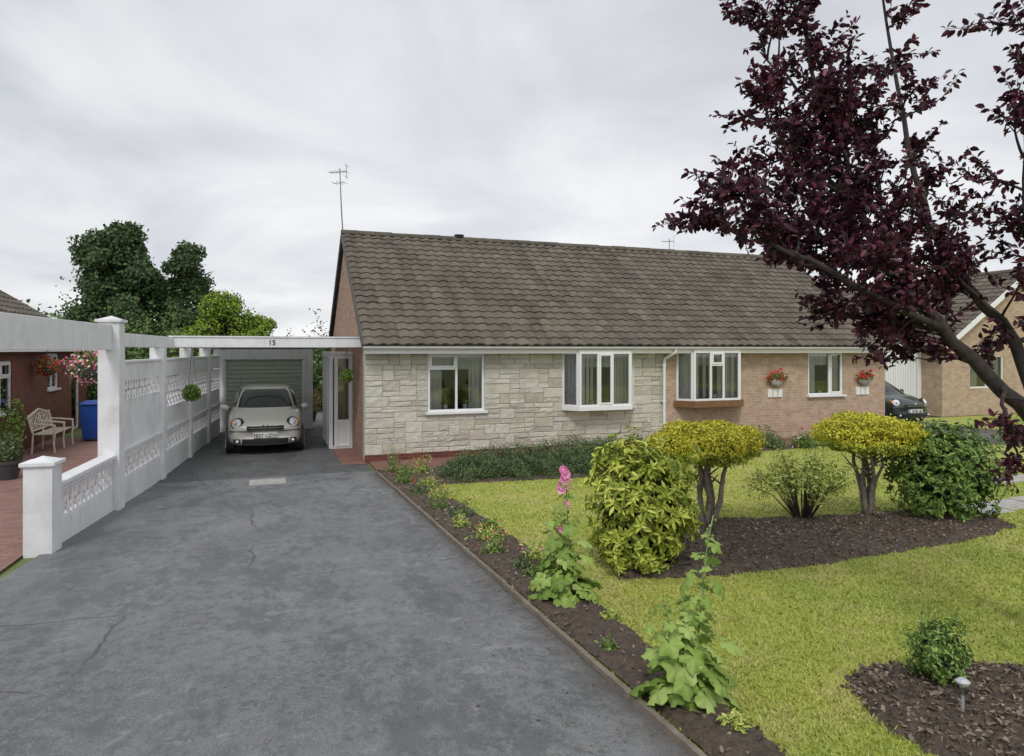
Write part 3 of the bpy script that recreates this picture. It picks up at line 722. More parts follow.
# ---------------------------------------------------------------- white screen wall
def screenwall():
    Wl=empty('screen_block_wall',(wl(14),14,0))
    t=Vector((.0794,1,0)).normalized(); nn=Vector((t.y,-t.x,0))
    def PX(y,o=0): return Vector((wl(y),y,0))+nn*o
    solid=MB(); sc=MB()
    def slab(ya,yb,z0,z1,w,m='white',mb=solid,zf=None):
        a=PX(ya);b=PX(yb); za0,zb0=(z0,z0) if zf is None else zf
        vs=[]
        for p,zz in ((a,za0),(b,zb0)):
            vs+=[p-nn*w/2+Vector((0,0,zz)),p+nn*w/2+Vector((0,0,zz)),p+nn*w/2+Vector((0,0,z1)),p-nn*w/2+Vector((0,0,z1))]
        mb.add(vs,[(0,1,2,3),(7,6,5,4),(0,4,5,1),(1,5,6,2),(2,6,7,3),(3,7,4,0)],m)
    def unitblock(y0,z0,s,w=.02):
        a=PX(y0,.045);b=PX(y0+s,.045)
        U=lambda u,v:a+(b-a)*u+Vector((0,0,z0+v*s))
        f=.06
        for p,q in (((0,f/2),(1,f/2)),((0,1-f/2),(1,1-f/2)),((f/2,f),(f/2,1-f)),((1-f/2,f),(1-f/2,1-f))):
            sc.bar(U(*p),U(*q),s*f,w,'white',up=nn)
        for cx,cy in ((0,0),(1,0),(1,1),(0,1)):
            pts=[]
            for k in range(5):
                an=math.pi/2*k/4; pts.append(U(cx+(1-2*cx)*math.cos(an)*.46,cy+(1-2*cy)*math.sin(an)*.46))
            for p,q in zip(pts[:-1],pts[1:]): sc.bar(p,q,s*.065,w*.9,'white',up=nn)
        sc.bar(U(.5,.06),U(.5,.94),s*.05,w*.8,'white',up=nn)
    def row(ya,yb,z0,s=.29):
        n=max(1,int(round((yb-ya)/s))); st=(yb-ya)/n
        for i in range(n): unitblock(ya+i*st,z0,st)
    def pillar(y,z1,w=.34,cap=True):
        slab(y-w/2,y+w/2,zg(y)-.05,z1,w)
        if cap:
            slab(y-w/2-.03,y+w/2+.03,z1+.001,z1+.045,w+.06)
            c=PX(y); q=w/2; vs=[c+t*a*q+nn*b*q+Vector((0,0,z1+.046)) for a,b in ((-1,-1),(1,-1),(1,1),(-1,1))]+[c+Vector((0,0,z1+.10))]
            solid.add(vs,[(0,1,4),(1,2,4),(2,3,4),(3,0,4)],'white')
    pillar(8.75,1.13,.28)
    a,b=8.9,11.05
    slab(a,b,0,.44,.12,zf=(zg(a)-.05,zg(b)-.05))
    row(a,b,.442,.30)
    slab(a,b,.755,.83,.12); slab(a,b,.831,.885,.20)
    pillar(11.2,2.80,.28)
    ps=[11.2,14.0,16.6,19.0,21.2]
    for i in range(4):
        a=ps[i]+(.15 if i==0 else .13); b=ps[i+1]-.13
        slab(a,b,0,.44,.12,zf=(zg(a)-.05,zg(b)-.05)); row(a,b,.442,.30); slab(a,b,.755,.85,.12); slab(a,b,.851,.90,.2)
        if i<1:
            slab(a,b,.901,1.62,.10); row(a,b,1.622,.30); slab(a,b,1.935,2.20,.11); slab(a,b,2.201,2.24,.16)
        else:
            slab(a,b,.901,1.28,.10); row(a,b,1.282,.29); row(a,b,1.585,.29); slab(a,b,1.89,2.20,.11); slab(a,b,2.201,2.24,.16)
        if i<3: pillar(ps[i+1],2.44,.24,False)
    pillar(3.5,2.80,.28)
    solid.build('solid_parts',Wl,bevel=.006); sc.build('pierced_blocks',Wl)
    bm=MB()
    def beam(ya,yb,z0,z1,w):
        a=PX(ya);b=PX(yb); vs=[]
        for p in (a,b): vs+=[p-nn*w/2+Vector((0,0,z0)),p+nn*w/2+Vector((0,0,z0)),p+nn*w/2+Vector((0,0,z1)),p-nn*w/2+Vector((0,0,z1))]
        bm.add(vs,[(0,1,2,3),(7,6,5,4),(0,4,5,1),(1,5,6,2),(2,6,7,3),(3,7,4,0)],'white')
    beam(3.65,11.05,2.40,2.76,.09)
    beam(11.35,14.97,2.445,2.66,.09)
    beam(15.09,21.2,2.445,2.60,.09)
    bm.build('beams',Wl,bevel=.006)
screenwall()

# ---------------------------------------------------------------- neighbours
def leftneighbour():
    N=empty('brick_house',(-9.7,20,0)); mb=MB()
    x=-5.5
    def wally(x0,x1,y0,y1,z0,z1,ops,m):
        y=y0
        for a,b,za,zb in sorted(ops):
            mb.box(x0,x1,y,a,z0,z1,m)
            if za>z0: mb.box(x0,x1,a,b,z0,za,m)
            if zb<z1: mb.box(x0,x1,a,b,zb,z1,m)
            y=b
        mb.box(x0,x1,y,y1,z0,z1,m)
    ops=[(17.0,18.3,1.0,2.15),(20.9,21.9,1.35,2.3),(23.2,24.1,0,2.05)]
    wally(x-.25,x,15.0,25,0,2.42,ops,'red')
    mb.box(-13.8,x-.251,24.75,25,0,2.42,'red'); mb.box(-13.8,x-.251,15.0,15.25,0,2.42,'red'); mb.box(-14,-13.81,15,25,0,2.42,'red')
    for y in (15.02,24.76):
        vs=[(-13.9,y,2.421),(x,y,2.421),(-9.7,y,5.2),(-13.9,y+.22,2.421),(x,y+.22,2.421),(-9.7,y+.22,5.2)]
        mb.add(vs,[(0,1,2),(3,5,4),(0,3,4,1),(1,4,5,2),(2,5,3,0)],'red')
    mb.box(-8,-7.9,15.3,24.7,0,2.4,'room')
    mb.build('walls',N)
    fr=MB();gl=MB()
    for (a,b,za,zb) in ops:
        glazed(fr,gl,(x-.06,a+.005),(x-.06,b-.005),za,zb,[.5] if za>.5 else [],[None,'top'] if za>.5 else [])
        if za>.5: fr.box(x-.1,x+.06,a-.04,b+.04,za-.05,za-.001,'upvc')
    fr.box(-5.19,-5.17,14.9,25.1,2.36,2.5,'upvc')
    fr.build('window_frames',N); gl.build('window_glass',N)
    rf=MB()
    slope_tiles(rf,14.85,25.15,-5.15,2.5,-9.7,5.4,tw=.33,uaxis='y')
    slope_tiles(rf,14.85,25.15,-14.25,2.5,-9.7,5.4,tw=1.0,uaxis='y')
    rf.add([(-5.15,14.85,2.48),(-5.15,25.15,2.48),(-9.7,25.15,5.38),(-9.7,14.85,5.38)],[(0,1,2,3)],'lead')
    rf.tube([(-9.7,14.85,5.42),(-9.7,25.15,5.42)],.11,'tile',10)
    for y in (14.84,25.16):
        rf.bar((-5.15,y,2.44),(-9.7,y,5.36),.03,.16,'lead'); rf.bar((-14.25,y,2.44),(-9.7,y,5.36),.03,.16,'lead')
    rf.build('roof',N)
leftneighbour()
def rightneighbour():
    N=empty('brick_house',(27,21,0)); mb=MB(); Y=17.3; x0,xm,x1=22.7,27.0,31.3
    wallx(mb,x0,x1,0,2.42,Y,Y+.25,[(24.1,25.9,1.0,2.2),(28,30,.9,2.2)],'buff')
    mb.box(x0,x0+.25,Y+.251,28,0,2.42,'buff'); mb.box(x1-.25,x1,Y+.251,28,0,2.42,'buff'); mb.box(x0,x1,28.01,28.2,0,2.42,'buff')
    for y in (Y,27.9):
        vs=[(x0,y,2.421),(x1,y,2.421),(xm,y,5.2),(x0,y+.22,2.421),(x1,y+.22,2.421),(xm,y+.22,5.2)]
        mb.add(vs,[(0,1,2),(3,5,4),(0,3,4,1),(1,4,5,2),(2,5,3,0)],'buff')
    mb.box(x0+.3,x1-.3,19.5,19.6,0,2.4,'room'); mb.build('walls',N)
    fr=MB();gl=MB(); glazed(fr,gl,(24.1,Y+.06),(25.9,Y+.06),1.0,2.2,[.5],['top',None]); glazed(fr,gl,(28,Y+.06),(30,Y+.06),.9,2.2,[.33,.66],[None,'top',None])
    for s in (-1,1): fr.bar((xm+s*4.6,Y-.25,2.35),(xm,Y-.25,5.35),.03,.18,'upvc')
    curtain(fr,24.15,24.7,Y+.16,1.0,2.2); curtain(fr,25.3,25.85,Y+.16,1.0,2.2)
    fr.build('window_frames',N); gl.build('window_glass',N)
    rf=MB()
    slope_tiles(rf,Y-.25,28.3,x0-.3,2.45,xm,5.4,tw=.33,uaxis='y'); slope_tiles(rf,Y-.25,28.3,x1+.3,2.45,xm,5.4,tw=1.,uaxis='y')
    rf.tube([(xm,Y-.25,5.42),(xm,28.3,5.42)],.11,'tile',10); rf.build('roof',N)
    G=empty('garage',(21.5,20,0)); g=MB(); y=18.1
    wallx(g,20.3,22.69,0,2.45,y,y+.2,[(20.5,22.5,0,2.1)],'upvc'); g.box(20.3,20.5,y+.201,24,0,2.45,'buff')
    g.box(20.2,22.7,y-.1,24,2.451,2.62,'upvc'); g.build('walls',G)
    d=MB(); d.box(20.5,22.5,y+.1,y+.12,.01,2.1,'upvc')
    for i in range(16): a=20.53+i*.123; d.box(a,a+.07,y+.07,y+.099,.04,2.07,'upvc')
    d.build('door',G)
rightneighbour()

# ---------------------------------------------------------------- car
def car(loc,paintm,plate):
    C=empty('parked_car',loc); ox,oy,oz=loc
    T=lambda x,y,z:(ox+x,oy+y,oz+z)
    st=[(0.00,.30,.56,.60,.02),(.05,.22,.66,.72,.03),(.22,.19,.76,.80,.04),(.5,.18,.85,.83,.045),(.85,.18,.93,.84,.05),(1.15,.18,.97,.84,.04),
        (1.9,.18,.97,.845,.02),(2.7,.18,.98,.845,.02),(3.35,.19,.99,.83,.02),(3.7,.22,.98,.80,.02),(3.86,.28,.93,.76,.02),(3.92,.34,.84,.70,.02)]
    mb=MB(); rings=[]
    for y,zl,zt,w,cr in st:
        bow=.20*max(0,1-y/.8)
        rear=.10*max(0,(y-3.3)/.6)
        half=[(0,zl),(w*.6,zl),(w*.9,zl+.03),(w*.99,zl+.12),(w,(zl+zt)*.47),(w*.995,zt-.16),(w*.965,zt-.07),(w*.88,zt-.01),(w*.5,zt+cr*.8),(0,zt+cr)]
        pts=half+[(-x,z) for x,z in half[-2:0:-1]]
        rings.append([T(x,y+bow*(abs(x)/.8)**2.2-rear*(abs(x)/.8)**2,z) for x,z in pts])
    n=len(rings[0]); vs=[p for r in rings for p in r]; fs=[]
    for i in range(len(rings)-1):
        for k in range(n): k2=(k+1)%n; fs.append((i*n+k,(i+1)*n+k,(i+1)*n+k2,i*n+k2))
    fs.append(tuple(range(n))); fs.append(tuple((len(rings)-1)*n+k for k in range(n))[::-1])
    mb.add(vs,fs,paintm); mb.build('body',C,smooth=True,subsurf=2)
    g=MB(); ringp=[(.93,.70,3.84,.79,4.2),(1.02,.84,3.82,.765,4.2),(1.20,1.14,3.74,.725,4),(1.36,1.42,3.62,.675,3.6),(1.425,1.60,3.50,.62,3.2),(1.465,1.85,3.30,.50,2.8)]
    K=40; vs=[]
    for z,yf,yr,hw,p in ringp:
        for k in range(K):
            a=2*math.pi*(k+.5)/K; cx=math.copysign(abs(math.cos(a))**(2/p),math.cos(a)); sy=math.copysign(abs(math.sin(a))**(2/p),math.sin(a))
            yy=(yf+yr)/2+sy*(yr-yf)/2
            if sy<0: yy+= .10*(abs(cx))**2*(-sy)
            vs.append(T(cx*hw,yy,z))
    for i in range(len(ringp)-1):
        for k in range(K):
            k2=(k+1)%K; a=(k+1)*360/K
            a4=a%180
            pil = abs(a4-45)<6 or abs(a4-135)<6
            mid = abs(a4)<5 or abs(a4-180)<5
            m=paintm if (i==0 or i>=4 or pil) else ('dark' if mid else 'carglass')
            g.add([vs[i*K+k],vs[i*K+k2],vs[(i+1)*K+k2],vs[(i+1)*K+k]],[(0,1,2,3)],m)
    top=[vs[(len(ringp)-1)*K+k] for k in range(K)]+[T(0,2.6,1.478)]
    g.add(top,[(k,(k+1)%K,K) for k in range(K)],paintm)
    o=g.build('cabin',C,smooth=True)
    w=o.modifiers.new('w','WELD'); w.merge_threshold=.0005
    d=MB()
    def face(x0,x1,z0,z1,m,y=0.0,dep=.03,seg=8):
        vs=[];
        for i in range(seg+1):
            x=x0+(x1-x0)*i/seg; yy=y+.20*(abs(x)/.8)**2.2
            vs+=[T(x,yy-dep,z0),T(x,yy-dep,z1),T(x,yy+.08,z1),T(x,yy+.08,z0)]
        fs=[]
        for i in range(seg):
            for k in range(4): k2=(k+1)%4; fs.append((i*4+k,(i+1)*4+k,(i+1)*4+k2,i*4+k2))
        fs+=[(0,1,2,3),(seg*4+3,seg*4+2,seg*4+1,seg*4)]
        d.add(vs,fs,m)
    face(-.40,.40,.565,.66,'dark',.055,.035); face(-.36,.36,.612,.622,'chrome',.052,.042)
    face(-.50,.50,.24,.37,'dark',.012,.02); 
    for z in (.28,.31): face(-.48,.48,z,z+.012,'black',.008,.022)
    face(-.68,-.54,.27,.37,'dark',.02,.02,3); face(.54,.68,.27,.37,'dark',.02,.02,3)
    face(-.26,.26,.40,.505,'plate',-.005,.012)
    face(-.78,.78,.535,.55,'dark',.035,.012,12) 
    d.ell(T(0,.035,.675),(.065,.03,.03),'chrome',12,6)
    for s in (-1,1):
        R=Matrix.Rotation(s*.55,3,'Z')@Matrix.Rotation(-.45,3,'X')
        d.ell(T(s*.60,.275,.70),(.155,.095,.150),'dark',16,10,rot=R)
        d.ell(T(s*.60,.268,.70),(.140,.10,.135),'lamp',16,10,rot=R)
        d.ell(T(s*.60,.24,.69),(.06,.10,.06),'chrome',12,8,rot=R)
        d.ell(T(s*.705,.34,.73),(.04,.09,.07),'orangelamp',10,6,rot=R)
        d.ell(T(s*.60,.075,.32),(.04,.03,.035),'lamp',10,6)
        d.ell(T(s*.93,1.32,1.0),(.105,.05,.075),paintm,12,8); d.bar(T(s*.80,1.36,.96),T(s*.90,1.35,.98),.05,.03,'dark')
        d.tube([T(s*.35-.1,.90,.985),T(s*.35+.2,1.0,1.06)],.008,'black',4)
        d.ell(T(s*.70,3.72,.98),(.07,.08,.2),'redlamp',10,8)
        d.bar(T(s*.838,2.35,.80),T(s*.838,2.5,.80),.03,.025,paintm)
        d.box(*(sorted((ox+s*.835,ox+s*.848))),oy+1.0,oy+3.2,oz+.42,oz+.47,'dark')
    d.box(ox-.26,ox+.26,oy+3.92,oy+3.94,oz+.55,oz+.66,'plate')
    d.build('trim_and_lights',C,smooth=False)
    w=MB()
    for s in (-1,1):
        for y in (.72,3.20):
            c=Vector(T(s*.755,y,.295))
            def disc(r,x0,x1,m,seg=28):
                vs=[];
                for x in (x0,x1):
                    for k in range(seg):
                        a=2*math.pi*k/seg; vs.append((c.x+s*x,c.y+math.cos(a)*r,c.z+math.sin(a)*r))
                fs=[(k,(k+1)%seg,seg+(k+1)%seg,seg+k) for k in range(seg)]+[tuple(range(seg)),tuple(range(seg,2*seg))]
                w.add(vs,fs,m)
            disc(.335,-.1,.092,'dark'); disc(.295,-.1,.104,'black'); disc(.20,.0,.108,'dark')
            for k in range(6):
                a=2*math.pi*k/6
                w.bar((c.x+s*.112,c.y,c.z),(c.x+s*.112,c.y+math.cos(a)*.195,c.z+math.sin(a)*.195),.05,.02,'alloy',up=(1,0,0))
            disc(.05,.0,.125,'alloy',12)
    w.build('wheels',C)
    cu=bpy.data.curves.new('t','FONT'); cu.body=plate; cu.size=.11; cu.align_x='CENTER'; cu.extrude=.003
    o=bpy.data.objects.new('tmp',cu); scene.collection.objects.link(o)
    dg=bpy.context.evaluated_depsgraph_get(); me=bpy.data.meshes.new_from_object(o.evaluated_get(dg)); bpy.data.objects.remove(o)
    me.transform(Matrix.Translation(T(0,-.022,.415))@Matrix.Rotation(math.pi/2,4,'X')); me.materials.clear()
    link(me,'plate_letters',C,['dark'],np.zeros((1,3)))
    return C
car((-.06,16.3,0.0),'silver','FE57 UZW')
car((19.35,15.6,.003),'darkpaint','KV05 LJE')

# ---------------------------------------------------------------- bench, bin, pot, baskets
def bench():
    B=empty('garden_bench',(-4.9,19.2,0)); mb=MB(); x=-4.75
    y0,y1=18.3,19.9
    for i in range(4): mb.box(x-.36+i*.11,x-.28+i*.11,y0,y1,.43,.45,'benchm')
    for y in (y0+.03,y1-.03,(y0+y1)/2):
        mb.tube([(x+.07,y,0),(x+.05,y,.25),(x+.07,y,.43),(x+.07,y,.64)],.022,'benchm',6)
        mb.tube([(x-.38,y,0),(x-.36,y,.45),(x-.46,y,.9)],.022,'benchm',6)
        mb.tube([(x-.42,y,.68),(x-.2,y,.67),(x+.09,y,.63)],.024,'benchm',6)
    mb.tube([(x-.46,y0,.84),(x-.47,(y0+y1)/2,.98),(x-.46,y1,.84)],.025,'benchm',6)
    mb.tube([(x-.38,y0,.52),(x-.38,y1,.52)],.018,'benchm',6)
    n=14
    for i in range(n+1):
        y=y0+(y1-y0)*i/n; k=1-abs(2*i/n-1); mb.tube([(x-.38,y,.52),(x-.455,y,.84+.1*k)],.011,'benchm',4)
    for i in range(5):
        y=y0+.2+(y1-y0-.4)*i/4; mb.tube([(x-.415,y+.11*math.cos(a),.70+.11*math.sin(a)) for a in np.linspace(0,6.28,13)],.010,'benchm',4)
    mb.build('seat_and_back',B)
bench()
def wheelie(x,y):
    B=empty('wheelie_bin',(x,y,0)); mb=MB()
    def fr(z0,z1,a0,a1,m,b=.0):
        vs=[(x-a0,y-a0,z0),(x+a0,y-a0,z0),(x+a0,y+a0,z0),(x-a0,y+a0,z0),(x-a1,y-a1-b,z1),(x+a1,y-a1-b,z1),(x+a1,y+a1,z1),(x-a1,y+a1,z1)]
        mb.add(vs,[(0,3,2,1),(4,5,6,7),(0,1,5,4),(1,2,6,5),(2,3,7,6),(3,0,4,7)],m)
    fr(.06,.96,.21,.28,'blue'); fr(.961,1.0,.31,.31,'blue'); fr(1.001,1.06,.29,.2,'blue')
    mb.tube([(x-.25,y+.32,.98),(x+.25,y+.32,.98)],.02,'blue',6)
    for s in (-1,1): mb.tube([(x+s*.22,y+.22,.1),(x+s*.28,y+.22,.1)],.1,'black',14)
    mb.build('body',B,bevel=.015)
wheelie(-4.35,20.5); wheelie(-4.2,21.6)
def pot(name,x,y,z,r,h,foli,n,L,fr=(.3,.3,.3),flow=None):
    P=empty(name,(x,y,z)); mb=MB()
    mb.tube([(x,y,z),(x,y,z+h*.9),(x,y,z+h*.91),(x,y,z+h)],[r*.7,r,r*1.08,r*1.08],'terra',16)
    mb.ell((x,y,z+h),(r*.98,r*.98,.02),'soil',14,4); mb.build('pot',P)
    D=sphdir(n); c=np.array([x,y,z+h+fr[2]*.8]); Q=c+D*np.array(fr)*rng.uniform(.5,1,(n,1))*lump(D,5,.2)[:,None]
    leaves('foliage',Q,D,L,foli,P)
    if flow:
        D=sphdir(n//3); Q=c+D*np.array(fr)*rng.uniform(.85,1.1,(n//3,1)); leaves('flowers',Q,D,L*.8,flow,P,aspect=.9)
pot('potted_shrub',-4.55,14.9,zg(14.9),.22,.32,'dkgreen',900,.06,(.28,.28,.3))
pot('potted_shrub',-4.9,16.3,0,.2,.35,'green',800,.07,(.25,.25,.6))
pot('potted_shrub',1.35,23.5,0,.2,.35,'airy',800,.07,(.3,.3,.4),'mixfl')
def basket(name,x,y,z,r,flow,leaf='green',chain=.5,ball=False,n=900,wall=False):
    P=empty(name,(x,y,z)); mb=MB()
    if not ball: mb.ell((x,y,z-.02),(r*.8,r*.8,r*.7),'terra',14,8)
    else: mb.ell((x,y,z),(r*.75,r*.75,r*.75),'core',12,8)
    for a in (0,2.1,4.2): mb.tube([(x+r*.7*math.cos(a),y+r*.7*math.sin(a),z),(x,y,z+chain)],.004,'metal',4)
    mb.build('basket',P)
    D=sphdir(n); Q=np.array([x,y,z+(.0 if ball else r*.25)])+D*np.array([r,r,r*(1 if ball else .85)])*rng.uniform(.75,1.05,(n,1))*lump(D,3,0 if ball else .25)[:,None]
    leaves('leaves',Q,D,.05,leaf,P)
    if flow:
        m=n//3; D=sphdir(m); Q=np.array([x,y,z+r*.25])+D*np.array([r,r,r*.9])*rng.uniform(.95,1.15,(m,1))*lump(D,3,.25)[:,None]; leaves('flowers',Q,D,.05,flow,P,aspect=1.0)
basket('hanging_basket',-5.15,19.6,1.93,.22,'redfl',chain=.55)
basket('hanging_basket',-3.5,16.0,2.0,.33,'mixfl',chain=.6,n=1400)
basket('topiary_ball',-1.5,15.4,1.5,.17,None,chain=1.0,ball=True)
basket('topiary_ball',1.66,15.45,1.82,.14,None,chain=.68,ball=True)
def wallplanter(x,z):
    P=empty('wall_planter',(x,14.5,z)); mb=MB()
    mb.ell((x,14.5,z),(.2,.1,.14),'conc',12,8)
    for i in range(3):
        mb.box(x-.24+i*.17,x-.1+i*.17,14.55,14.579,z-.42,z-.2,'plate')
    mb.build('planter',P)
    n=320; D=sphdir(n); D[:,1]=-abs(D[:,1]); D[:,2]=abs(D[:,2]); k=lump(D,int(x),.3)[:,None]
    leaves('leaves',np.array([x,14.5,z+.02])+D*np.array([.24,.13,.2])*rng.uniform(.6,1,(n,1))*k,D,.06,'green',P)
    leaves('flowers',np.array([x,14.5,z+.04])+D[:60]*np.array([.25,.15,.22])*k[:60],D[:60],.06,'redfl',P,aspect=1)
wallplanter(12.85,1.55); wallplanter(15.95,1.55)

# ---------------------------------------------------------------- shrubs
bush('variegated_shrub',(3.42,5.72,.88),(.47,.44,.64),8500,.085,'laurel',seed=3,a=.22,f=3.6,depth=.16,aspect=.36,core=.60,rosette=7)
bush('green_shrub',(8.0,6.1,.86),(.64,.6,.62),9000,.065,'green',seed=8,a=.18,f=3.5,depth=.2,core=.62,rosette=5,aspect=.45)
bush('small_shrub',(3.74,2.86,.60),(.16,.16,.21),3600,.028,'green',seed=5,a=.22,f=3.5,depth=.3,core=.55,rosette=5)
def topiary(name,x,y,zb,zt,r,seed,leaf='topiary'):
    e=empty(name,(x,y,zg(y))); mb=MB(); z0=zg(y)-.04; rr=random.Random(seed)
    for i in range(6):
        a=6.28*i/6+rr.uniform(-.4,.4); q=rr.uniform(.15,.75)*r*.75
        p0=Vector((x+.05*math.cos(a),y+.05*math.sin(a),z0)); p3=Vector((x+q*math.cos(a),y+q*math.sin(a),zb+.15))
        p1=p0.lerp(p3,.33)+Vector((rr.uniform(-.07,.07),rr.uniform(-.07,.07),.06)); p2=p0.lerp(p3,.66)+Vector((rr.uniform(-.08,.08),rr.uniform(-.08,.08),.05))
        pm=p1.lerp(p2,.5)+Vector((rr.uniform(-.03,.03),rr.uniform(-.03,.03),0))
        w=rr.uniform(.6,1.0)
        mb.tube([p0,p0.lerp(p1,.5),p1,pm,p2,p3],[.048*w,.040*w,.036*w,.030*w,.026*w,.018*w],'bark2',8)
        for j in range(4):
            s=p1.lerp(p3,rr.uniform(.2,.9)); mb.tube([s,s+Vector((rr.uniform(-.2,.2),rr.uniform(-.2,.2),rr.uniform(.08,.25)))],[.014,.005],'bark2',5)
    mb.tube([(x,y,z0),(x+.01,y,z0+.12)],[.10,.06],'bark2',10)
    h=(zt-zb)/2; c=np.array([x,y,(zb+zt)/2])
    def fn(d): return .80*float(lump(np.array([[d.x,d.y,d.z]]),seed,.12,3.4)[0])
    mb.ell(c,(r*.93,r*.9,h*.85),'gcore',24,12,fn=fn)
    mb.build('trunk',e,smooth=True)
    n=15000; D=sphdir(n); D2=np.sign(D)*np.abs(D)**(.85); k=lump(D,seed,.12,3.4)*np.clip(1-np.abs(rng.normal(0,.09,n))+ (rng.random(n)<.09)*rng.uniform(0,.14,n),.5,1.2)
    P=c+D2*np.array([r,r*.95,h])*k[:,None]
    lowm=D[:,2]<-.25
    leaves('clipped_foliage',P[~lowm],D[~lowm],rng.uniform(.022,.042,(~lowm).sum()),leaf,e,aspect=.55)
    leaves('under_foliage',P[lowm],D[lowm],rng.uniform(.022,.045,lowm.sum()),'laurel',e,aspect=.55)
topiary('topiary_tree',5.03,6.89,1.03,1.52,.60,4)
topiary('topiary_tree',7.24,6.5,1.08,1.57,.60,9)
def airy(name,x,y,r,zt,seed):
    e=empty(name,(x,y,zg(y))); mb=MB(); rr=random.Random(seed); P=[];N=[]
    z0=zg(y)
    for i in range(44):
        a=rr.uniform(0,6.28); q=r*math.sqrt(rr.random())*1.0; top=Vector((x+q*math.cos(a),y+q*math.sin(a),z0+(zt-z0)*rr.uniform(.45,1.05)*(1-.25*(q/r)**2)))
        b=Vector((x+.06*math.cos(a),y+.06*math.sin(a),z0)); m=b.lerp(top,.5)+Vector((0,0,.1))
        mb.tube([b,m,top],[.011,.007,.003],'bark',5)
        for j in range(16):
            t=rr.uniform(.4,1); p=m.lerp(top,(t-.35)/.65)+Vector((rr.gauss(0,.04),rr.gauss(0,.04),rr.gauss(0,.04)))
            for l in range(7):
                o=Vector((rr.gauss(0,.03),rr.gauss(0,.03),rr.gauss(0,.02))); P.append(p+o); N.append(Vector((o.x,o.y,.06+abs(o.z))))
    mb.build('stems',e,smooth=True)
    leaves('foliage',np.array([tuple(p) for p in P]),np.array([tuple(p) for p in N])*12,rng.uniform(.03,.055,len(P)),'airy',e,aspect=.5,spread=.5)
airy('light_green_shrub',6.3,6.65,.66,1.2,3)
def hedge():
    e=empty('low_hedge',(4.2,11.6,zg(11.6))); P=[];N=[]; mb=MB()
    for i,(x,y,rx,ry,rz) in enumerate([(3.35,11.75,.42,.5,.42),(3.8,11.65,.5,.5,.52),(4.3,11.6,.5,.5,.55),(4.9,11.55,.6,.5,.58),(5.55,11.5,.5,.5,.64),(6.1,11.5,.45,.45,.66)]):
        n=6000; D=sphdir(n); D[:,2]=abs(D[:,2]); k=lump(D,i+20,.18,4.5)*np.clip(1-np.abs(rng.normal(0,.12,n))+(rng.random(n)<.1)*rng.uniform(0,.18,n),.5,1.2)
        P.append(np.array([x,y,zg(y)])+D*np.array([rx,ry,rz])*k[:,None]); N.append(D)
        mb.ell((x,y,zg(y)),(rx*.75,ry*.75,rz*.75),'mcore',16,10)
    mb.build('core',e,smooth=True); leaves('foliage',np.concatenate(P),np.concatenate(N),rng.uniform(.025,.05,6*6000),'dkgreen',e,aspect=.35)
hedge()
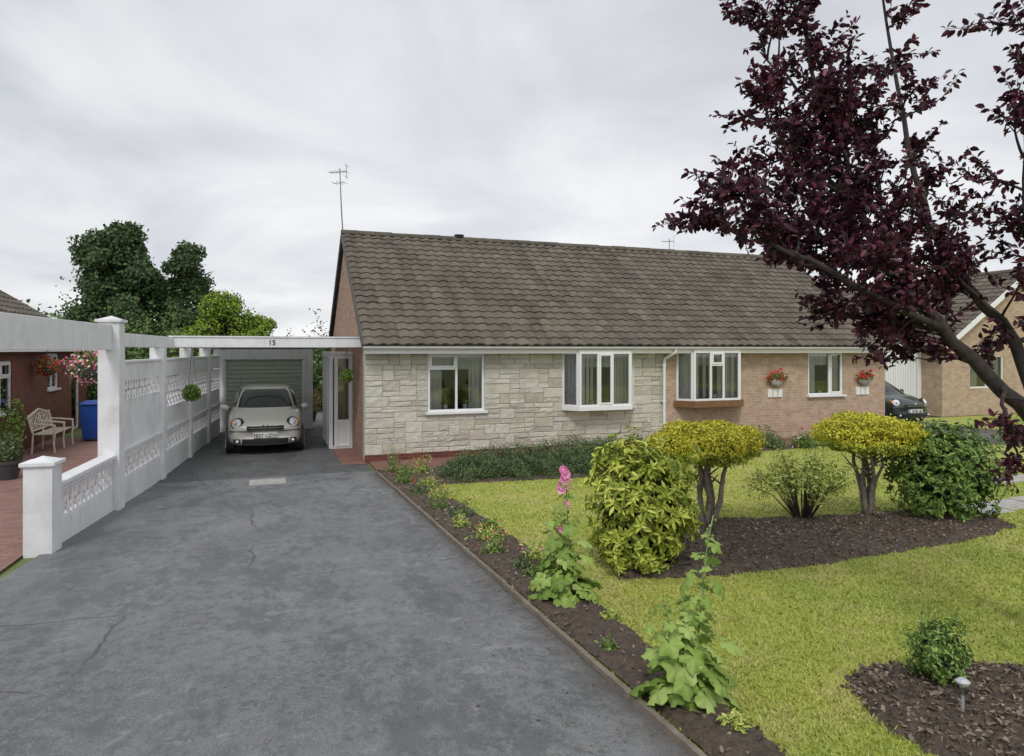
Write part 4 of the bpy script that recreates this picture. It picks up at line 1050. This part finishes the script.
# ---------------------------------------------------------------- hollyhocks
def hollyhock(x,y,h,lean,seed,flowers,R0=.075):
    e=empty('hollyhock',(x,y,zg(y))); st=MB(); lf=MB(); fl=MB(); rr=random.Random(seed); z0=zg(y)
    stems=[(lean[0],lean[1],h)]+[(lean[0]*rr.uniform(-.8,.6)+rr.uniform(-.14,.14),rr.uniform(-.12,.12),h*rr.uniform(.35,.7)) for _ in range(4)]
    for si,(lx,ly,hh) in enumerate(stems):
        f=lambda t:Vector((x+lx*t**1.4+.02*math.sin(5*t+si)+.04*math.cos(si*2),y+ly*t+.04*math.sin(si*2),z0+hh*t))
        st.tube([f(i/10) for i in range(11)],[.009-.0055*i/10 for i in range(11)],'stem',6)
        nl=int(20*hh/ h)+6
        for i in range(nl):
            t=.04+.9*(i/nl)**1.1; a=i*2.4+rr.uniform(-.5,.5); R=(R0*(1-t)**.7+.016)*rr.uniform(.6,1.2); pl=.04+.17*(1-t)*rr.uniform(.5,1.4)
            b=f(t); d=Vector((math.cos(a),math.sin(a),rr.uniform(-.2,.6))).normalized(); c=b+d*pl+Vector((0,0,-.02*(1-t)))
            st.tube([b,b.lerp(c,.5)+Vector((0,0,.015)),c],[.003,.0025,.002],'stem',4,False)
            nrm=Vector((d.x*.7+rr.uniform(-.5,.5),d.y*.7+rr.uniform(-.5,.5),.8)).normalized(); u=(d-nrm*d.dot(nrm)).normalized(); v=nrm.cross(u)
            m=21; ring=[];inner=[]
            for k in range(m):
                an=-math.pi*.9+2*math.pi*.9*k/(m-1); r=R*(1+.22*math.cos(5*an)+.05*math.cos(11*an))*(1+rr.uniform(-.06,.06))
                ring.append(c+u*math.cos(an)*r+v*math.sin(an)*r+nrm*(-.3*R+.16*R*math.cos(10*an)+rr.uniform(-.05,.05)*R))
                inner.append(c+(u*math.cos(an)+v*math.sin(an))*r*.5+nrm*(.07*R*math.cos(5*an)))
            vs=[c]+inner+ring; fs=[(0,1+k,2+k) for k in range(m-1)]+[(1+k,1+m+k,2+m+k,2+k) for k in range(m-1)]
            lf.add(vs,fs,'holly')
        for i in range(18):
            t=.5+.5*i/18; a=i*2.2; p=f(t)+Vector((math.cos(a)*.02,math.sin(a)*.02,0)); r=.011*(1.3-t*.5)
            lf.ell(p,(r,r,r*1.2),'holly',6,5)
    for (t,s) in flowers:
        a=rr.uniform(3.4,5.8); b=Vector((x+lean[0]*t**1.4,y+lean[1]*t,z0+h*t)); n=Vector((math.cos(a),math.sin(a),.25)).normalized(); c=b+n*.025
        u=n.cross(Vector((0,0,1))).normalized(); v=n.cross(u)
        for k in range(5):
            an=1.2566*k; vs=[c]
            for q in (-.62,-.3,0,.3,.62):
                w=an+q; vs.append(c+(u*math.cos(w)+v*math.sin(w))*s*(1-.1*abs(q)+rr.uniform(-.08,.08))+n*(.45*s+.12*s*math.cos(q*9)))
            fl.add(vs,[(0,1,2),(0,2,3),(0,3,4),(0,4,5)],'pink')
        fl.ell(c+n*.012,(.007,.007,.007),'plate',6,5)
    st.build('stems',e,smooth=True); lf.build('leaves',e,smooth=True)
    if fl.v: fl.build('flowers',e)
hollyhock(2.27,5.05,1.12,(.03,.0),2,[(.95,.042),(.91,.047),(.98,.036),(.87,.048),(.84,.045),(.72,.038),(.55,.04)],.085)
hollyhock(2.22,3.25,1.05,(.22,.05),6,[],.078)
def tuft(name,x,y,r,h,n,L,mat,flow=None,nf=30,fl=.03):
    e=empty(name,(x,y,zg(y))); D=sphdir(n); D[:,2]=abs(D[:,2]); P=np.array([x,y,zg(y)+.03])+D*np.array([r,r,h])*rng.uniform(.3,1,(n,1))*lump(D,int(x*100+y*37)%99,.35)[:,None]
    leaves('foliage',P,D*.6+np.array([0,0,.4]),L*rng.uniform(.5,1.4,n),mat,e,aspect=.35)
    mb=MB()
    for i in range(8):
        a=i*.8; mb.tube([(x,y,zg(y)),(x+r*.7*math.cos(a),y+r*.7*math.sin(a),zg(y)+h*.8)],.004,'stem',4)
    mb.build('stems',e)
    if flow:
        D=sphdir(nf); D[:,2]=abs(D[:,2]); P=np.array([x,y,zg(y)+.05])+D*np.array([r,r,h])*1.0*lump(D,int(x*100+y*37)%99,.35)[:,None]; leaves('flowers',P,D,fl,flow,e,aspect=1.)
pl=[(2.25,12.9,.16,.5,'green','pink'),(2.35,12.2,.2,.3,'green',None),(2.75,12.6,.2,.35,'airy','redfl'),(2.2,11.5,.17,.22,'green','redfl'),(2.5,11.0,.2,.2,'airy',None),(2.25,10.4,.2,.16,'dkgreen',None),(2.5,10.2,.14,.14,'airy',None),
 (2.45,9.8,.22,.2,'airy','redfl'),(2.25,9.1,.18,.15,'green',None),(2.4,8.5,.2,.2,'dkgreen','pink'),(2.2,7.9,.15,.15,'airy',None),(2.5,7.7,.12,.12,'green',None),(2.35,7.2,.2,.18,'airy','redfl'),(2.2,6.6,.14,.16,'green','redfl'),(2.5,6.2,.15,.2,'airy','pink'),(2.3,6.0,.1,.12,'dkgreen',None),
 (2.3,5.7,.11,.13,'green',None),(2.15,5.3,.08,.1,'airy',None),(2.42,4.5,.08,.08,'airy',None),(2.15,4.0,.06,.06,'green',None),(2.4,3.8,.05,.05,'airy',None),(2.3,2.9,.07,.06,'airy',None)]
for x,y,r,h,m,f in pl: tuft('border_plant',x,y,r,h,int(300*r/.15),.045,m,f,12,.03)
for x,y,r,h,m,f in [(9.3,13.1,.3,.35,'green',None),(10.2,13.0,.3,.3,'green','redfl'),(11.4,13.1,.42,.5,'dkgreen',None),(12.3,12.95,.35,.35,'green','mixfl'),(13.0,13.1,.4,.5,'airy','redfl'),(13.9,13.0,.4,.55,'green',None),(14.9,13.0,.35,.45,'dkgreen','redfl'),(16.0,13.0,.4,.55,'green','mixfl'),
   (17.6,11.5,.4,.6,'green',None),(12.2,9.5,.35,.5,'green','mixfl'),(13.6,9.8,.4,.6,'dkgreen',None)]:
    tuft('flowering_plant',x,y,r,h,1100,.07,m,f,36,.06)
# fallen leaves and debris
n=260; Q=np.column_stack([2.0-np.abs(rng.normal(0,.35,n)),rng.uniform(2,13,n)]); Q[::3,0]=rng.uniform(-2,2,len(Q[::3]))
leaves('fallen_leaves',np.column_stack([Q,zga(Q[:,1])+.006]),np.tile([0,0,1.],(n,1)),rng.uniform(.012,.032,n),'chips',None,spread=.25,fold=.05)
mb=MB(); x,y=3.5,2.55; z=zg(y)+.04
mb.tube([(x,y,z),(x,y,z+.12)],.008,'alloy',8); mb.tube([(x,y,z+.11),(x,y,z+.12),(x,y,z+.16),(x,y,z+.17)],[.012,.022,.026,.022],'glass',14)
mb.tube([(x,y,z+.17),(x,y,z+.18),(x,y,z+.195)],[.034,.036,.018],'alloy',14); mb.build('solar_garden_light',smooth=False)

# ---------------------------------------------------------------- purple plum tree
def plum():
    e=empty('purple_plum_tree',(5.15,3.0,zg(3.0))); mb=MB(); rr=random.Random(11); LP=[];LT=[]
    base=[(5.16,2.98,zg(3)-.05),(5.15,2.99,.7),(5.10,3.02,1.3),(5.01,3.07,1.85)]
    mb.tube(base,[.12,.095,.088,.085],'plumbark',14)
    A=[(5.01,3.07,1.85),(4.62,3.11,2.16),(4.27,3.23,2.53),(4.01,3.44,2.95),(3.84,3.61,3.45),(3.71,3.76,4.12),(3.65,3.88,4.95)]
    C=[(5.01,3.07,1.85),(4.79,3.15,2.54),(4.66,3.41,2.90),(4.57,3.66,3.52),(4.61,3.86,4.34),(4.55,3.99,5.3)]
    D=[(4.27,3.23,2.53),(3.69,3.23,2.72),(3.2,3.33,2.97),(2.9,3.46,3.10),(2.68,3.59,3.20)]
    E=[(5.01,3.07,1.85),(4.9,2.95,2.4),(4.76,2.95,2.73),(4.6,2.94,3.36),(4.5,2.89,3.97),(4.55,2.86,4.7)]
    S1=[(3.84,3.61,3.45),(3.40,3.69,3.72),(3.16,3.72,4.08)]
    S2=[(3.71,3.76,4.12),(3.55,4.04,4.5),(3.46,4.1,4.8)]
    S3=[(4.01,3.44,2.95),(3.5,3.6,3.2),(3.25,3.66,3.38),(3.05,3.76,3.45)]
    S4=[(4.62,3.11,2.16),(4.45,2.95,2.0),(4.37,2.88,1.75)]
    S5=[(4.01,3.44,2.95),(4.1,3.6,3.5),(4.12,3.7,4.2)]
    S6=[(4.27,3.23,2.53),(3.95,3.4,2.6),(3.6,3.5,2.66)]
    S7=[(4.79,3.15,2.54),(4.4,3.2,2.85),(4.2,3.3,3.2)]
    S8=[(3.84,3.61,3.45),(3.6,3.75,3.8),(3.5,3.9,4.2)]
    S9=[(3.84,3.61,3.45),(3.98,3.8,4.0),(4.0,3.95,4.6)]
    S10=[(4.01,3.44,2.95),(3.75,3.6,3.05),(3.4,3.65,3.05)]
    S11=[(4.62,3.11,2.16),(4.5,3.3,2.35),(4.3,3.5,2.35)]
    F=[(5.01,3.07,1.85),(5.4,3.2,2.6),(5.8,3.3,3.4),(6.0,3.2,4.5)]
    G=[(5.01,3.07,1.85),(5.3,2.7,2.6),(5.4,2.3,3.4),(5.3,2.2,4.4)]
    limbs=[(A,.055,.008,1.2),(C,.045,.008,.45),(D,.028,.005,1.2),(E,.032,.006,.7),(S1,.016,.004,1.0),(S2,.014,.004,.8),(S3,.016,.004,1.3),(S4,.016,.005,1.0),(S5,.016,.004,1.4),(S6,.015,.004,1.5),(S7,.016,.005,.8),(S8,.014,.004,1.2),(S9,.014,.004,.7),(S10,.014,.004,1.8),(S11,.014,.004,1.0),(F,.05,.01,.5),(G,.045,.01,.4)]
    def samp(L,t):
        n=len(L)-1; s=t*n; i=min(int(s),n-1); f=s-i; return Vector(L[i]).lerp(Vector(L[i+1]),f),(Vector(L[i+1])-Vector(L[i])).normalized()
    def twig(p,d,l):
        pts=[p]; q=p.copy(); dd=d.copy(); n=5
        for i in range(n):
            dd=(dd+Vector((rr.gauss(0,.16),rr.gauss(0,.16),rr.gauss(.04,.16)))).normalized(); q=q+dd*l/n; pts.append(q.copy())
        mb.tube(pts,[.0045-.0006*i for i in range(n+1)],'plumbark',3,False)
        m=int(l/.0135)
        for k in range(m):
            t=.08+.92*k/m; a,b=samp(pts,t); o=Vector((rr.gauss(0,1),rr.gauss(0,1),rr.gauss(0,.8))).normalized()
            LP.append(a+o*.008); LT.append((o+b*.7+Vector((0,0,-.25))).normalized())
        return pts
    def branch(p,d,l,nt):
        pts=[p]; q=p.copy(); dd=d.copy(); n=5
        for i in range(n):
            dd=(dd+Vector((rr.gauss(0,.15),rr.gauss(0,.15),rr.gauss(.05,.14)))).normalized(); q=q+dd*l/n; pts.append(q.copy())
        mb.tube(pts,[.010-.0012*i for i in range(n+1)],'plumbark',5,False)
        for k in range(nt):
            a,b=samp(pts,rr.uniform(.15,1)); o=Vector((rr.gauss(0,1),rr.gauss(0,1),rr.gauss(.1,.7))).normalized(); twig(a,(o+b*1.1).normalized(),rr.uniform(.12,.30))
    for L,r0,r1,dens in limbs:
        n=len(L); pts=[]
        for i in range(n*3): p,_=samp(L,i/(n*3-1)); pts.append(p+Vector((rr.gauss(0,.012),rr.gauss(0,.012),rr.gauss(0,.01))) if i else p)
        m=len(pts); mb.tube(pts,[r0+(r1-r0)*i/(m-1) for i in range(m)],'plumbark',8)
        ln=sum((Vector(L[i+1])-Vector(L[i])).length for i in range(n-1))
        k=max(2,int(ln*10*dens))
        for j in range(k):
            t0=.30 if L in (A,C,E,F,G) else .1
            t=t0+(1-t0)*(j+rr.random())/k; p,d=samp(L,t); o=Vector((rr.gauss(0,1),rr.gauss(0,.8),rr.gauss(.25,.6))).normalized()
            branch(p,(o+d*.7).normalized(),rr.uniform(.18,.44)*(1.1-.45*t),rr.randint(4,7))
        p,d=samp(L,1.0)
        for j in range(4): twig(p,(d+Vector((rr.gauss(0,.35),rr.gauss(0,.35),rr.gauss(0,.35)))).normalized(),rr.uniform(.15,.32))
    mb.build('trunk_and_branches',e,smooth=True)
    P=np.array([tuple(p) for p in LP]); T=np.array([tuple(p) for p in LT]); print('plum leaves',len(P))
    leaves('foliage',P,np.tile([0,0,.6],(len(P),1)),rng.uniform(.035,.068,len(P)),'purple',e,aspect=.6,T=T,spread=.7)
plum()

# ---------------------------------------------------------------- distant trees
def dtree(name,x,y,z1,rx,mat,seed,n=9000,L=.35,zb=1.0,clumps=26,prof='oval'):
    e=empty(name,(x,y,0)); rr=random.Random(seed); P=[];N=[]; mb=MB(); h=z1-zb
    mb.tube([(x,y,-.1),(x,y,zb+h*.4),(x,y,zb+h*.8)],[.03*h,.02*h,.006*h],'bark',8)
    per=n//clumps
    for i in range(clumps):
        a=rr.uniform(0,6.28); t=(i+.5)/clumps
        wp=math.sin(math.pi*(.15+.78*t))**.6; w=rx*wp*.78; q=w*math.sqrt(rr.random())
        r=rx*rr.uniform(.26,.40)*(1.05-.45*t)
        c=Vector((x+q*math.cos(a),y+q*math.sin(a),zb+r*.5+(h-r*1.4)*t))
        mb.tube([(x,y,max(0,c.z-h*.15)),c],[.006*h,.002*h],'bark',5)
        D=sphdir(per); k=lump(D,i+seed*7,.26,3.5)*rng.uniform(.7,1.1,len(D)); P.append(np.array(c)+D*(r*k)[:,None]*np.array([1,1,.85])); N.append(D)
        mb.ell(c,(r*.66,r*.66,r*.56),'mcore',8,6)
    mb.build('branches',e)
    leaves('foliage',np.concatenate(P),np.concatenate(N),L*rng.uniform(.6,1.3,per*clumps),mat,e,aspect=.7)
dtree('tree',-12.5,68,13.9,4.7,'treedk',1,30000,.32,.0,90)
dtree('tree',-6.9,68,12.4,3.5,'treedk',2,13000,.30,.5,50)
dtree('tree',-9.8,71,9.8,3.8,'treedk',12,11000,.34,.5,36)
dtree('tree',-2.5,43.5,6.0,2.7,'treelt',3,22000,.15,-.5,60)
dtree('tree',-.4,44,4.6,2.0,'treelt',4,10000,.15,-.3,34)
def farhedge(name,x0,x1,y,h,mat,seed,n=9000):
    e=empty(name,((x0+x1)/2,y,0)); k=int((x1-x0)/1.1); P=[];N=[]; mb=MB(); rr=random.Random(seed)
    for i in range(k):
        c=np.array([x0+(x1-x0)*(i+.5)/k+rr.uniform(-.3,.3),y+rr.uniform(-.8,.8),0]); r=np.array([rr.uniform(.8,1.5),1.2,h*rr.uniform(.65,1.15)])
        D=sphdir(n//k); D[:,2]=abs(D[:,2]); P.append(c+D*r*lump(D,i+seed,.28,4)[:,None]*rng.uniform(.8,1.06,(len(D),1))); N.append(D)
        mb.ell(c,r*.8,'mcore',10,8)
    mb.build('core',e); leaves('foliage',np.concatenate(P),np.concatenate(N),.2,mat,e,aspect=.7)
farhedge('hedge',-30,-1.5,50,4.4,'treemd',5,16000)
farhedge('hedge',-1.5,14,48,3.4,'treedk',9,9000)
farhedge('hedge',.6,6,29,2.3,'treemd',15,7000)
farhedge('hedge',30,75,48,5.0,'treemd',25,9000)
farhedge('hedge',-9,-1.8,27,2.6,'treemd',35,8000)
dtree('tree',44,36,6.2,3.4,'treemd',7,8000,.3,.5,30)
mb=MB()
for i in range(60):
    x=-8.8+i*.16; mb.box(x,x+.15,30.0,30.03,0,1.75+.02*math.sin(i*7),'fence')
for i in range(60):
    x=.8+i*.16; mb.box(x,x+.15,30.2,30.23,0,1.75,'fence')
mb.build('timber_fence')

# ---------------------------------------------------------------- sky, sun, camera
w=bpy.data.worlds.new('World'); scene.world=w; w.use_nodes=True; nt=w.node_tree; bg=nt.nodes['Background']
sky=node(nt,'ShaderNodeTexSky'); sky.sky_type='NISHITA'; sky.sun_disc=False
sky.sun_elevation=math.radians(50); sky.sun_rotation=math.radians(205)
tc=node(nt,'ShaderNodeTexCoord'); sp=node(nt,'ShaderNodeSeparateXYZ'); nt.links.new(tc.outputs['Generated'],sp.inputs[0])
den=math_(nt,'ADD',math_(nt,'MAXIMUM',sp.outputs[2],0.0),.28)
cb=node(nt,'ShaderNodeCombineXYZ'); nt.links.new(math_(nt,'DIVIDE',sp.outputs[0],den),cb.inputs[0]); nt.links.new(math_(nt,'DIVIDE',sp.outputs[1],den),cb.inputs[1])
n1=noise(nt,1.35,6,.52,cb.outputs[0],.5) 
cl=ramp(nt,n1,[(.34,(5.2,5.4,5.9)),(.46,(6.9,7.1,7.5)),(.56,(8.9,8.95,9.1)),(.66,(10.2,10.2,10.2))])
n2=noise(nt,.45,3,.5,cb.outputs[0]); cl=mix(nt,.45,cl,ramp(nt,n2,[(.40,(5.6,5.8,6.3)),(.60,(10.1,10.1,10.15))]))
c=mix(nt,.94,sky.outputs[0],cl)
nt.links.new(c,bg.inputs[0]); bg.inputs[1].default_value=.105
sd=bpy.data.lights.new('sun','SUN'); sd.energy=1.5; sd.angle=math.radians(14); sd.color=(1,.96,.9)
so=bpy.data.objects.new('sun',sd); scene.collection.objects.link(so)
el=math.radians(50); az=math.radians(205)
dirv=Vector((math.sin(az)*math.cos(el),math.cos(az)*math.cos(el),math.sin(el)))
so.rotation_euler=dirv.to_track_quat('Z','Y').to_euler(); so.location=dirv*30
cam=bpy.data.cameras.new('camera'); co=bpy.data.objects.new('camera',cam); scene.collection.objects.link(co)
cam.sensor_width=36; cam.lens=670/1024*36; cam.shift_y=-28/1024; cam.clip_end=1500; cam.clip_start=.05
co.location=(0,0,2.4); co.rotation_euler=(math.radians(90),0,-math.atan2(.342,.940))
scene.camera=co
scene.view_settings.view_transform='Standard'; scene.view_settings.look='None'; scene.view_settings.exposure=0; scene.view_settings.gamma=1
